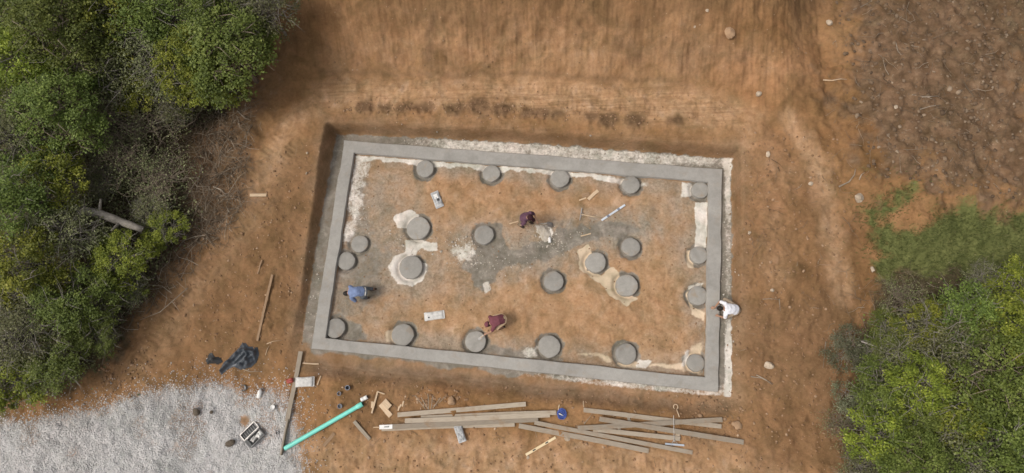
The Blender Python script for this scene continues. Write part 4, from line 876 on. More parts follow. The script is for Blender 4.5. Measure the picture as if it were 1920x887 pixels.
for i, (a, b_) in enumerate([((798, 768), (778, 742)), ((803, 768), (790, 745)), ((804, 768), (802, 738)), ((808, 768), (812, 742)), ((812, 766), (826, 745)), ((822, 756), (834, 744))]):
    plank(a, b_, 0.022, 0.016, ['leftmost', 'second from left', 'third from left', 'fourth from left', 'fifth from left', 'rightmost'][i]+' thin dry stick in the fan of twigs above the left planks', mat='twig', name='dry_stick', cat='stick', group='fan of dry sticks above the planks')
# teal pipe and white coupling
def pipe():
    a, b_ = gp(534, 841, 0.10), gp(680, 757, 0.10); t = thing('drain_pipe', tuple(a-np.array([0, 0, .08])), 'long teal plastic drain pipe lying on the soil below the beam', 'pipe')
    d = b_-a; z = np.array([0, 0, .08]); o = 0.08
    MB().tube([z, z+d*0.25, z+d*0.5, z+d*0.75, z+d*0.93], 0.078, 20, cap=False).build('barrel', M['teal'], t, smooth=True)
    MB().tube([z+d*0.925, z+d*0.935, z+d*0.999, z+d], [0.079, 0.092, 0.092, 0.088], 20, cap=False).build('socket', M['teal'], t, smooth=True)
    MB().tube([z+d*0.01, z-d*0.0005], 0.070, 20).build('bore', M['darkcore'], t); MB().tube([z+d*0.985, z+d*0.996], 0.083, 20).build('bore', M['darkcore'], t)
    a, b_ = gp(677, 750, 0.09), gp(689, 744, 0.09); t = thing('pipe_coupling', tuple(a-np.array([0, 0, .075])), 'short white plastic coupling at upper end of the teal pipe', 'pipe coupling'); d = b_-a; z = np.array([0, 0, .075])
    MB().tube([z, z+d*.02, z+d*.45, z+d*.47, z+d*.53, z+d*.55, z+d*.98, z+d], [.066, .074, .074, .068, .068, .074, .074, .066], 18).build('sleeve', M['whiteplastic'], t, smooth=True)
    MB().tube([z-d*0.01, z-d*0.004], .060, 18).build('bore', M['darkcore'], t); MB().tube([z+d*1.004, z+d*1.01], .060, 18).build('bore', M['darkcore'], t)
pipe()
def cup(px, py, r, h, label, mat, name='pipe_fitting', cat='pipe fitting', group=None, inner='darkcore', tilt=0.0, rimm=None):
    p = gp(px, py, 0.0); t = thing(name, (p[0], p[1], p[2]-0.01), label, cat, group=group); t.rotation_euler = (tilt, tilt*0.6, random.random()*6)
    MB().lathe([(r*0.86, 0), (r*0.9, 0.01), (r*0.93, h*0.7), (r*1.06, h*0.72), (r*1.06, h), (r*0.80, h), (r*0.76, h*0.3)], 20).build('sleeve', M[mat], t, auto=40)
    MB().lathe([(0.001, h*0.30), (r*0.78, h*0.305)], 20).build('inside', M[inner], t)
    if rimm: MB().lathe([(r*1.065, h*0.93), (r*1.09, h*0.97), (r*1.05, h+0.006), (r*0.88, h+0.006), (r*0.82, h*0.97)], 20).build('rim', M[rimm], t, smooth=True)
cup(653, 727, 0.085, 0.12, 'dark blue grey pipe fitting, uppermost of the three', 'bluegrey', group='three pipe fittings above the teal pipe')
cup(637, 738, 0.07, 0.10, 'small grey pipe fitting in the middle of the three', 'bluegrey', group='three pipe fittings above the teal pipe', inner='oldwood')
cup(638, 761, 0.08, 0.10, 'grey pipe fitting nearest the teal pipe', 'bluegrey', group='three pipe fittings above the teal pipe', inner='greyplastic', tilt=0.12)
cup(514, 763, 0.08, 0.14, 'small pail with pale rim and dark inside on gravel', 'greyplastic', 'pail', 'pail', rimm='whiteplastic')
cup(458, 727, 0.11, 0.06, 'black round tub at the upper edge of the gravel', 'blackplastic', 'tub', 'tub', inner='greyplastic', tilt=0.15)
cup(521, 811, 0.06, 0.05, 'small black cap on gravel beside the upright plank', 'blackplastic', 'plastic_cap', 'cap')
# bottles
def bottle(a, b_, r, label):
    A, B = gp(*a, r), gp(*b_, r); t = thing('bottle', tuple(A-np.array([0, 0, r])), label, 'bottle'); d = B-A; z = np.array([0, 0, r])
    MB().tube([z, z+d*.03, z+d*.70, z+d*.80, z+d*.88], [r*.8, r, r, r*.62, r*.4], 16).build('body', M['whiteplastic'], t, smooth=True)
    MB().tube([z+d*.88, z+d], r*.46, 14).build('cap', M['greyplastic'], t)
bottle((485, 746), (489, 728), 0.075, 'white plastic bottle lying at the upper edge of gravel')
bottle((1031, 455), (1030, 443), 0.055, 'small white bottle beside the cement heap in the plot')
# bags of cement
def bag(px, py, L_, Wd, Tk, ang, label, mat, patches=(), name='cement_bag', hole=None, crumple=0.02):
    p = gp(px, py, 0.0); t = thing(name, (p[0], p[1], p[2]-0.015), label, 'bag', ang); n, m_ = 26, 18; s = random.random()*99; V = []; Fs = []
    for sgn in (1, -1):
        for i in range(n+1):
            for j in range(m_+1):
                u, v = -1+2*i/n, -1+2*j/m_
                e = max(0.0, (1-abs(u)**5))*max(0.0, (1-abs(v)**4)); ww = 1-0.05*(1-abs(u)**3)*abs(v)
                nz_ = (fbm(np.array([u*2+s]), np.array([v*2]), 1.7, 3, 9)[0]-0.5)
                V.append((u*L_/2, v*Wd/2*ww+nz_*0.02, Tk/2+sgn*Tk/2*(e**0.5)*(1 if sgn > 0 else 0.9)+(nz_*crumple*2*e if sgn > 0 else 0)))
    w = m_+1
    for q in range(2):
        o = q*(n+1)*w
        for i in range(n):
            for j in range(m_):
                f = (o+i*w+j, o+(i+1)*w+j, o+(i+1)*w+j+1, o+i*w+j+1); Fs.append(f if q == 0 else f[::-1])
    pym('sack', V, Fs, M[mat], t, smooth=True)
    for e in (-1, 1):   # sewn ends
        MB().box((e*(L_/2+0.012), 0, Tk*0.5), (0.05, Wd*0.94, 0.014)).build('sewn_end', M[mat], t)
    for (x, y, lx, ly, mm, zz) in patches:
        MB().box((x, y, Tk+zz), (lx, ly, 0.012), bev=0.004).build('printed_panel', M[mm], t)
    if hole: MB().lathe([(0.001, Tk*1.02), (0.032, Tk*1.02), (0.034, Tk*0.7)], 14, (hole[0], hole[1], 0.004)).build('torn_hole', M['darkcore'], t)
    return t
def img_ang(a, b_):
    A, B = gp(*a), gp(*b_); return math.atan2(B[1]-A[1], B[0]-A[0])
bag(815, 592, 0.68, 0.32, 0.13, img_ang((797, 594), (833, 589)), 'pale cement bag with a dark hole lying in the plot', 'bagpaper', hole=(-0.20, -0.05))
bag(573, 716, 0.62, 0.36, 0.16, img_ang((556, 717), (590, 715)), 'whitish cement bag beside the long plank at lower left', 'bagpaper', patches=[(0.27, 0, 0.05, 0.3, 'greyplastic', -0.035)])
bag(863, 813, 0.52, 0.29, 0.14, img_ang((860, 801), (868, 826)), 'grey crumpled cement bag below the left planks', 'baggrey', crumple=0.035)
bag(820, 375, 0.60, 0.33, 0.12, img_ang((815, 361), (826, 389)), 'torn grey bag with white patch near the top beam', 'baggrey', patches=[(-0.12, 0.0, 0.19, 0.15, 'whiteplastic', 0.002), (0.03, 0.04, 0.10, 0.09, 'blackplastic', -0.002), (0.23, -0.04, 0.10, 0.12, 'bagpaper', -0.02)], crumple=0.04)
# red jug under the long plank
def jug():
    p = gp(546, 714); t = thing('fuel_jug', (p[0], p[1], p[2]-0.01), 'red plastic jug half under the long plank', 'jug', 0.3)
    MB().box((0, 0, 0.10), (0.20, 0.15, 0.20), bev=0.02).build('body', M['red'], t)
    MB().tube([(-0.07, 0, 0.20), (-0.06, 0, 0.26), (0.05, 0, 0.26), (0.06, 0, 0.20)], 0.013, 8).build('handle', M['red'], t)
    MB().tube([(-0.06, 0.05, 0.19), (-0.10, 0.09, 0.24)], [0.022, 0.016], 8).build('spout', M['red'], t)
jug()
# crumpled sheets
def crumple(name, pts, hgt, seed, mat, label, cat, ridges=(), cell=0.035):
    P = np.array(pxpoly(pts)); lo, hi = P.min(0)-0.02, P.max(0)+0.02; c = P.mean(0); z0 = gz(*c)
    xs = np.arange(lo[0], hi[0], cell); ys = np.arange(lo[1], hi[1], cell); gx, gy = np.meshgrid(xs, ys); d = sdf(P, gx, gy); ins = d < 0
    e = sstep(0.0, 0.16, -d); h = (0.25+1.5*(1-np.abs(fbm(gx, gy*0.6+gx*0.5, 3.2, 2, seed)*2-1)*3.2).clip(0, 1)+0.5*fbm(gx, gy, 9, 2, seed+2))*hgt*0.6
    for (a, b_, w, hh) in ridges:
        h = h+np.exp(-(pdist(np.array([ground(*a)[:2], ground(*b_)[:2]]), gx, gy)/w)**2)*hh
    zz = Hfull(gx.ravel(), gy.ravel()).reshape(gx.shape)+0.008+h*e
    top = np.stack([gx-c[0], gy-c[1], zz-z0], -1).reshape(-1, 3); bot = top.copy(); bot[:, 2] -= 0.006+h.ravel()*e.ravel()*0.15
    nx_ = len(xs); Fs = []; used = {}
    V = []
    def vi(k, s):
        if (k, s) not in used: used[(k, s)] = len(V); V.append(top[k] if s else bot[k])
        return used[(k, s)]
    cells = {}
    for j in range(len(ys)-1):
        for i in range(nx_-1):
            k = [j*nx_+i, j*nx_+i+1, (j+1)*nx_+i+1, (j+1)*nx_+i]
            if ins.ravel()[k].sum() >= 3: cells[(j, i)] = k
    for (j, i), k in cells.items():
        Fs.append([vi(q, 1) for q in k]); Fs.append([vi(q, 0) for q in k[::-1]])
        for (dj, di, a, b_) in ((-1, 0, 0, 1), (0, 1, 1, 2), (1, 0, 2, 3), (0, -1, 3, 0)):
            if (j+dj, i+di) not in cells: Fs.append([vi(k[b_], 1), vi(k[a], 1), vi(k[a], 0), vi(k[b_], 0)])
    o = pym(name, V, Fs, M[mat], loc=(c[0], c[1], z0), smooth=True); return tag(o, label, cat)
crumple('tarpaulin', [(409, 697), (416, 684), (438, 664), (450, 652), (455, 642), (462, 643), (467, 649), (484, 651), (487, 664), (481, 680), (470, 690), (452, 694), (440, 688), (428, 693), (415, 703)], 0.15, 703, 'tarp', 'dark grey blue crumpled tarpaulin above the gravel', 'tarpaulin', [((415, 694), (454, 659), 0.08, 0.17), ((456, 655), (480, 660), 0.06, 0.12), ((450, 685), (476, 666), 0.05, 0.12), ((442, 680), (462, 662), 0.04, 0.10), ((466, 686), (482, 672), 0.04, 0.09)], 0.025)
crumple('rubbish_bag', [(386, 676), (392, 664), (398, 660), (404, 668), (414, 670), (420, 678), (408, 684), (396, 682), (388, 684)], 0.13, 711, 'blackplastic', 'black crumpled plastic bag left of the tarpaulin', 'bag', [((390, 674), (412, 675), 0.12, 0.08)], 0.03)
# open toolbox with rags
def toolbox():
    ang = img_ang((460, 826), (489, 798)); p = gp(477, 815); t = thing('toolbox', (p[0], p[1], p[2]-0.01), 'open black toolbox with ribbed lid lying on the gravel', 'toolbox', ang)
    L_, W_ = 0.66, 0.30
    def tray(mb, cy, w, h, z):
        mb.box((0, cy, z+0.01), (L_, w, 0.02)); 
        for s in (-1, 1): mb.box((0, cy+s*(w/2-0.011), z+0.022+h/2), (L_, 0.022, h)); mb.box((s*(L_/2-0.011), cy, z+0.022+h/2), (0.022, w-0.046, h))
    mb = MB(); tray(mb, -0.14, 0.32, 0.19, 0.0); mb.build('body', M['greyplastic'], t)
    mb = MB(); tray(mb, 0.19, 0.27, 0.07, 0.05); lid = mb.build('lid', M['blackplastic'], t)
    for k in range(7): MB().box((-0.27+k*0.09, 0.19, 0.085), (0.018, 0.215, 0.03)).build('rib', M['greyplastic'], lid)
    mb = MB()
    for s in (-1, 1): mb.box((0, 0.19+s*0.128, 0.145), (L_+0.02, 0.03, 0.015)); mb.box((s*(L_/2), 0.19, 0.146), (0.03, 0.22, 0.015))
    mb.build('rim', M['metal'], lid)
    MB().box((-0.25, -0.14, 0.20), (0.10, 0.26, 0.03)).build('inner_tray', M['blackplastic'], t)
    for s in (-1, 1): MB().box((s*0.2, 0.035, 0.14), (0.05, 0.02, 0.05)).build('hinge', M['metal'], t)
toolbox()
def rag(px, py, r, s, label, z, mat='whiteplastic'):
    p = gp(px, py, z); n = 14; V = []; Fs = []
    for i in range(n):
        for k in range(n):
            u, v = -1+2*i/(n-1), -1+2*k/(n-1); d = max(abs(u), abs(v)); V.append((u*r*(0.8+0.4*vnoise(np.array([u*2+s]), np.array([v*2]), 5)[0]), v*r*0.7, (vnoise(np.array([u*2.5+s]), np.array([v*2.5]), 6)[0])*0.12*(1-d**3)))
    for i in range(n-1):
        for k in range(n-1): Fs.append((i*n+k, (i+1)*n+k, (i+1)*n+k+1, i*n+k+1))
    o = pym('rag', V, Fs, M[mat], loc=tuple(p), smooth=True); sm = o.modifiers.new('t', 'SOLIDIFY'); sm.thickness = 0.015; o.rotation_euler = (0, 0, s)
    return tag(o, label, 'rag')
rag(486, 815, 0.13, 1.0, 'crumpled white rag in the right end of the toolbox', 0.13); rag(476, 823, 0.12, 4.0, 'crumpled whitish rag in the middle of the toolbox', 0.12, 'bagpaper')
rag(507, 817, 0.05, 2.2, 'tiny white scrap on the gravel right of toolbox', 0.02)
# hand float, long-handled float, rake, level, straightedge, rope, rod
def handfloat():
    A = gp(711, 801, 0.14); B = gp(736, 800, 0.14); t = thing('hand_float', tuple((A+B)/2-np.array([0, 0, .02])), 'white hand float with short handle on the left plank ends', 'float', math.atan2(B[1]-A[1], B[0]-A[0]))
    MB().box((0, 0, 0.012), (0.46, 0.145, 0.024)).build('blade', M['whiteplastic'], t); MB().tube([(-0.05, 0, 0.03), (-0.04, 0, 0.075), (0.09, 0, 0.075), (0.10, 0, 0.03)], 0.014, 8).build('grip', M['greyplastic'], t)
    MB().tube([(-0.22, 0.0, 0.02), (-0.44, 0.01, 0.015)], 0.016, 8).build('handle', M['palewood'], t)
handfloat()
def longfloat():
    A = gp(1263, 779, 0.26); B = gp(1264, 829, 0.10); t = thing('long_handled_float', tuple(B-np.array([0, 0, .08])), 'metal float on a thin handle laid across the right planks', 'float')
    z = np.array([0, 0, .08]); MB().tube([z, z+(A-B)*0.5, z+(A-B)], 0.010, 8).build('handle', M['metal'], t)
    a, b_ = gp(1247, 832, 0.05)-B+z, gp(1283, 835, 0.05)-B+z; MB().tube([a, (a+b_)/2, b_], 1.0, prof=[(-.03, -.012), (.03, -.012), (.03, .012), (-.03, .012)]).build('blade', M['aluminium'], t)
    MB().tube([(a+b_)/2+np.array([-.12, 0, .015]), z+(A-B)*0.09], .009, 6).build('brace', M['metal'], t); MB().tube([(a+b_)/2+np.array([.12, 0, .015]), z+(A-B)*0.09], .009, 6).build('brace', M['metal'], t)
longfloat()
def ringrod():
    A = gp(1267, 763, 0.03); B = gp(1274, 782, 0.03); t = thing('ring_rod', tuple(A-np.array([0, 0, .02])), 'pale metal rod with ring end above the right planks', 'rod'); z = np.array([0, 0, .02])
    ring_ = [z+np.array([0.075*math.cos(k*2*math.pi/20), 0.085*math.sin(k*2*math.pi/20), 0]) for k in range(21)]
    MB().tube(ring_, 0.019, 8, cap=False).build('ring', M['palewood'], t, smooth=True); d = B-A; u = d/np.linalg.norm(d); MB().tube([z+u*0.085, z+d], 0.019, 8).build('shaft', M['palewood'], t, smooth=True)
ringrod()
def level(a, b_, w, label, name, mat, cat, slots, endm=None):
    A, B = gp(*a, 0.05), gp(*b_, 0.05); D = B-A; L_ = np.linalg.norm(D[:2]); t = thing(name, tuple((A+B)/2-np.array([0, 0, .045])), label, cat, math.atan2(D[1], D[0])); t.rotation_euler[1] = -math.atan2(D[2], L_)
    MB().box((0, 0, 0.03), (L_, w, 0.05), bev=0.006).build('body', M[mat], t)
    for s in slots: MB().box((s*L_, 0, 0.057), (0.11, w*0.5, 0.008), bev=0.003).build('vial_window', M['blackplastic'], t)
    if endm:
        for s in endm: MB().box((s*L_, 0, 0.031), (0.10, w+0.012, 0.058), bev=0.006).build('sleeve', M['bluegrey'], t)
level((986, 853), (1042, 820), 0.085, 'pale wooden spirit level with two dark windows at bottom', 'spirit_level', 'yellowwood', 'level', (-0.22, 0.2))
level((1128, 413), (1172, 384), 0.075, 'silver blue straightedge touching the T shaped rake', 'straightedge', 'silver', 'straightedge', (), (-0.22, 0.22))
def rake():
    A, B = gp(1090, 402, 0.06), gp(1128, 409, 0.05); t = thing('rake', tuple(A-np.array([0, 0, .05])), 'T shaped metal rake lying in the plot', 'rake'); z = np.array([0, 0, .05])
    MB().tube([z, z+(B-A)], 0.02, 8).build('handle', M['palewood'], t, smooth=True); a, b_ = gp(1087, 413, 0.03)-A+z, gp(1091, 390, 0.03)-A+z
    MB().tube([a, b_], 1.0, prof=[(-.016, -.03), (.016, -.03), (.016, .03), (-.016, .03)]).build('head', M['metal'], t)
    for k in (-0.06, 0.06): MB().tube([(a+b_)/2+(b_-a)*k*3, z+(B-A)*0.12], 0.009, 6).build('brace', M['metal'], t)
rake()
def rope():
    p = gp(1051, 776, 0.02); t = thing('rope_coil', tuple(p), 'coil of blue rope at the end of the left planks', 'rope'); g = np.random.default_rng(8)
    for q in range(9):
        r = 0.045+0.014*q; ph = g.uniform(0, 6); MB().tube([(r*math.cos(k*2*math.pi/24)+g.normal()*0.006+q*0.008-0.02, r*1.15*math.sin(k*2*math.pi/24)+g.normal()*0.006, 0.02+0.025*(q % 3)+0.012*math.sin(k*0.8+ph)) for k in range(25)], 0.014, 6, cap=False).build('loop', M['blue'], t, smooth=True)
    MB().tube([(-0.07, 0.02, .06), (-0.02, .0, .10), (.04, -.03, .09), (.09, -.06, .05)], 0.016, 6).build('tie', M['whiteplastic'], t, smooth=True)
rope()
plank((1046, 772), (1049, 759), 0.03, 0.02, 'thin pale peg above the blue rope', mat='palewood', name='wooden_peg', cat='peg', za=0.03)
plank((1094, 763), (1094, 752), 0.03, 0.02, 'thin peg at upper left end of the right planks', mat='palewood', name='wooden_peg', cat='peg', za=0.0)
# rocks
def rock(px, py, r, label, mat='stone', flat=0.65, cat='rock', name='rock', seed=None):
    s = seed or random.randrange(9999); g = np.random.default_rng(s); p = gp(px, py); mb = MB(); mb.ell((0, 0, 0), (r, r*g.uniform(0.7, 0.95), r*flat), 12, 8); V = np.array(mb.v)
    n_ = fbm(V[:, 0]/r*1.2+s, V[:, 1]/r*1.2+V[:, 2]/r*1.7, 1.0, 3, s)-0.5; V = V*(1+n_[:, None]*1.25); V[:, 2] += r*flat*0.45
    o = pym(name, V, mb.f, M[mat], loc=tuple(p), smooth=True, auto=28); o.rotation_euler = (0, 0, g.uniform(0, 6)); return tag(o, label, cat)
rock(1422, 177, .12, 'white rock on the slope above the right end of bench'); rock(1367, 63, .19, 'large pale rock high on the cut face', 'brownstone'); rock(1555, 44, .12, 'pale rock at the top of dark soil edge')
rock(1609, 371, .17, 'pale rock beside the grass patch'); rock(1441, 685, .15, 'pale rock on bare soil right of lower beam corner'); rock(1382, 798, .16, 'flat brown rock beside the right plank ends', 'brownstone', 0.4)
rock(1680, 202, .08, 'small white stone on the dark soil slope'); rock(990, 857, .06, 'tiny white stone touching the spirit level end'); rock(1270, 818, .14, 'flat pale stone between the right planks', 'stone', 0.3)
rock(1405, 437, .07, 'small white stone right of the pit bank'); rock(1448, 545, .06, 'small pale stone right of the white shirted man'); rock(1325, 20, .07, 'small pale stone near the top edge of cut face'); rock(576, 287, .05, 'tiny white stone beside the upper left pit corner')
rock(575, 325, .05, 'tiny white stone on the left bank rim'); rock(1635, 505, .10, 'pale stone below the grass patch'); rock(1063, 823, .09, 'small triangular pale stone below the right planks', 'stone', 0.4); rock(848, 752, .15, 'brown earth lump behind the left planks', 'brownstone', 0.6); rock(1302, 690-660+20, .05, 'tiny pale stone on the upper right cut face')
rock(370, 772, .14, 'dark earth lump on the gravel, upper', 'darklump', 0.5, 'earth lump', 'earth_lump'); rock(432, 831, .15, 'dark earth lump on gravel left of toolbox', 'darklump', 0.5, 'earth lump', 'earth_lump'); rock(396, 776-3, .06, 'small dark earth lump on the gravel', 'darklump', 0.5, 'earth lump', 'earth_lump')
rock(1440, 290, .10, 'pale earth lump on the right rim of pit', 'stone', 0.5); rock(1520, 345, .08, 'pale earth lump on the right wheel track', 'stone', 0.5)
# loose branches one can point at
def branch(pts, r, label, mat='twig', lift=0.0, side=0, name='branch', cat='branch'):
    P = [gp(x, y, r+lift) for x, y in pts]; o0 = P[0].copy(); mb = MB(); n = len(P); mb.tube([p-o0 for p in P], [r*(1-0.6*i/(n-1)) for i in range(n)], 6)
    g = np.random.default_rng(int(pts[0][0])); 
    for _ in range(side):
        i = g.integers(0, n-1); s = (P[i]+(P[i+1]-P[i])*g.random())-o0; d = g.normal(size=3)*np.array([1, 1, .25]); d /= np.linalg.norm(d); ln = np.linalg.norm(P[-1]-P[0])*0.3; mb.tube([s, s+d*ln*.5, s+d*ln+g.normal(size=3)*.05], [r*.5, r*.35, r*.12], 5)
    return tag(mb.build(name, M[mat], loc=tuple(o0), smooth=True), label, cat)
branch([(1543, 150), (1560, 151), (1576, 148), (1588, 149)], .03, 'pale stick at the boundary of dark soil', 'palewood')
branch([(1573, 350), (1592, 341), (1602, 328), (1604, 317)], .03, 'pale curved stick above the grass patch'); branch([(1611, 337), (1615, 328), (1621, 323)], .022, 'short pale stick right of the curved one')
branch([(1408, 706), (1428, 709), (1450, 720)], .02, 'pale stick on right soil, lower of crossing pair'); branch([(1418, 703), (1436, 712), (1448, 722)], .018, 'pale stick on right soil, upper of crossing pair')
branch([(1430, 561), (1446, 560), (1461, 562)], .015, 'thin horizontal twig right of the white shirted man'); branch([(1461, 560), (1462, 572), (1463, 583)], .016, 'thin upright twig meeting the horizontal one')
branch([(1710, 178), (1730, 182), (1760, 180)], .03, 'pale branch at right border on dark soil', side=2); branch([(1600, 18), (1616, 12), (1634, 2)], .02, 'thin pale stick at the top edge over dark soil')
branch([(1680, 80), (1683, 95), (1690, 103)], .016, 'thin forked twig on dark soil', side=1); branch([(1725, 205), (1745, 199), (1765, 197)], .02, 'thin stick below the pale branch at right border')
branch([(330, 470), (345, 450), (358, 428)], .025, 'pale branch below the dead brush at left', side=1); branch([(445, 208), (460, 222), (470, 225)], .025, 'pale stick at right rim of dead brush')
branch([(460, 145), (466, 160), (476, 165)], .02, 'pale twig beside the deep green tree', side=1); branch([(400, 350), (415, 356), (425, 368)], .03, 'pale forked branch low in the dead brush', side=2); branch([(300, 165), (302, 200), (292, 225), (288, 232)], .03, 'pale branch hanging from the upper wood', lift=1.0, side=2)
branch([(255, 245), (270, 246), (300, 248)], .03, 'horizontal dead branch left in the brush', lift=0.5, side=2); branch([(352, 540), (300, 585), (262, 600)], .02, 'thin branch along the foot of left wood', lift=.1, side=3); branch([(1548, 640), (1546, 665), (1543, 690)], .014, 'thin upright twig left of silvery shrub')
branch([(1615, 640), (1650, 652), (1690, 668), (1712, 690)], .03, 'grey branch across the right thicket', 'greybark', 0.9, 3); branch([(668, 660), (694, 655), (710, 652)], .0, 'x') if False else None
branch([(500, 645), (512, 640), (528, 638)], .018, 'thin pale stick right of the tarpaulin', 'palewood'); branch([(498, 666), (501, 655), (505, 648)], .015, 'thin upright pale twig right of tarpaulin', 'palewood'); branch([(455, 692), (470, 697), (490, 696)], .015, 'thin curved twig below the tarpaulin')
branch([(1095, 795), (1104, 784), (1110, 776)], .012, 'thin wire like twig between right planks', lift=.12)
def log():
    pts = [(140, 392), (185, 400), (225, 415), (268, 431)]; P = [gp(x, y, 1.0) for x, y in pts]; o0 = P[0]; mb = MB(); n = 12; path = []
    for k in range(n+1):
        u = k/n*3; i = min(2, int(u)); q = P[i]+(P[i+1]-P[i])*(u-i); path.append(q-o0+np.array([0, 0, 0.04*math.sin(k*1.3)]))
    t = thing('fallen_log', tuple(o0), 'thick grey fallen log among the bushes at left edge', 'log')
    mb.tube(path, [0.17-0.05*k/n+0.012*math.sin(k*2.1) for k in range(n+1)], 14).build('stem', M['greybark'], t, smooth=True)
    for k, d in ((4, (0.2, 0.45, .3)), (8, (-.1, -.4, .25))): MB().tube([path[k], path[k]+np.array(d)*.6, path[k]+np.array(d)], [.06, .045, .03], 8).build('branch_stub', M['greybark'], t, smooth=True)
    for k in (1, 6, 11): MB().tube([path[k]-np.array([0, 0, .10]), path[k]-np.array([0.03, 0.02, 1.15])], [.05, .03], 7).build('branch_stub', M['greybark'], t, smooth=True)
log()

# ------------------------------------------------------------------ people
def rot_to(d):
    d = np.asarray(d, float); d = d/np.linalg.norm(d); return np.array(Vector((0, 0, 1)).rotation_difference(Vector(d)).to_matrix())
def loft(mb, pts, n=14):
    """pts: (position, half width across the lateral axis, half depth); lateral axis given per point"""
    V = []
    for i, (p, lat, rw, rd) in enumerate(pts):
        p = np.asarray(p, float); t = np.asarray(pts[min(i+1, len(pts)-1)][0], float)-np.asarray(pts[max(i-1, 0)][0], float); t /= np.linalg.norm(t)+1e-9
        a = np.asarray(lat, float); a = a-t*(a @ t); a /= np.linalg.norm(a)+1e-9; b_ = np.cross(t, a)
        for k in range(n):
            th = 2*math.pi*k/n; V.append(p+rw*math.cos(th)*a+rd*math.sin(th)*b_)
    m_ = len(pts); Fs = []
    for i in range(m_-1):
        for k in range(n): Fs.append((i*n+k, i*n+(k+1) % n, (i+1)*n+(k+1) % n, (i+1)*n+k))
    Fs += [tuple(range(n-1, -1, -1)), tuple(range((m_-1)*n, m_*n))]
    mb.add(V, Fs)
def blob(mb, p, r): mb.ell(p, (r, r, r) if np.isscalar(r) else r, 12, 8)
def remesh(mb, name, voxel, mat, parent, wr=0.0, seed=1, smooth_it=4):
    me0 = bpy.data.meshes.new('tmp'); me0.from_pydata(mb.v, [], mb.f); me0.update(); o = bpy.data.objects.new('tmp', me0); C.objects.link(o)
    rm = o.modifiers.new('r', 'REMESH'); rm.mode = 'VOXEL'; rm.voxel_size = voxel; rm.use_smooth_shade = True
    s = o.modifiers.new('s', 'SMOOTH'); s.factor = 0.5; s.iterations = smooth_it
    dg = bpy.context.evaluated_depsgraph_get(); me1 = bpy.data.meshes.new_from_object(o.evaluated_get(dg)); bpy.data.objects.remove(o); bpy.data.meshes.remove(me0)
    if wr > 0:
        n = len(me1.vertices); co = np.empty(n*3, np.float32); me1.vertices.foreach_get('co', co); co = co.reshape(-1, 3); no = np.empty(n*3, np.float32); me1.vertices.foreach_get('normal', no); no = no.reshape(-1, 3)
        d = fbm(co[:, 0]*1.0+co[:, 2]*1.7, co[:, 1]*1.0-co[:, 2]*0.8, 9, 3, seed)-0.5; co += no*(d*wr)[:, None]; me1.vertices.foreach_set('co', co.ravel())
    me1.polygons.foreach_set('use_smooth', np.ones(len(me1.polygons), bool)); me1.update(); me1.name = name; me1.materials.clear()
    return link(name, me1, mat, parent)
def hand(mb, w, d, nrm, grip=0.6):
    """palm and five bent fingers; w wrist, d direction, nrm palm normal"""
    w = np.asarray(w, float); d = np.asarray(d, float)/np.linalg.norm(d); nrm = np.asarray(nrm, float); nrm = nrm-d*(nrm @ d); nrm /= np.linalg.norm(nrm); s = np.cross(d, nrm)
    pc = w+d*0.095; loft(mb, [(w, s, .027, .02), (w+d*.04, s, .038, .017), (pc, s, .042, .015)], 10)
    for k, (o, ln) in enumerate(((-.031, .065), (-.010, .078), (.011, .074), (.031, .058))):
        b_ = pc+s*o-d*.01; k1 = b_+d*ln*.5+nrm*ln*.15*grip*2; k2 = k1+(d*(1-grip)+nrm*grip)*ln*.35; k3 = k2+(d*(1-grip*1.5)+nrm*grip)*ln*.25
        mb.tube([b_, k1, k2, k3], [.0098, .0095, .009, .007], 7)
    b_ = w+d*.03-s*.03; mb.tube([b_, b_-s*.03+d*.025+nrm*.01, b_-s*.035+d*.055+nrm*.028, b_-s*.025+d*.08+nrm*.035], [.014, .0125, .011, .008], 7)
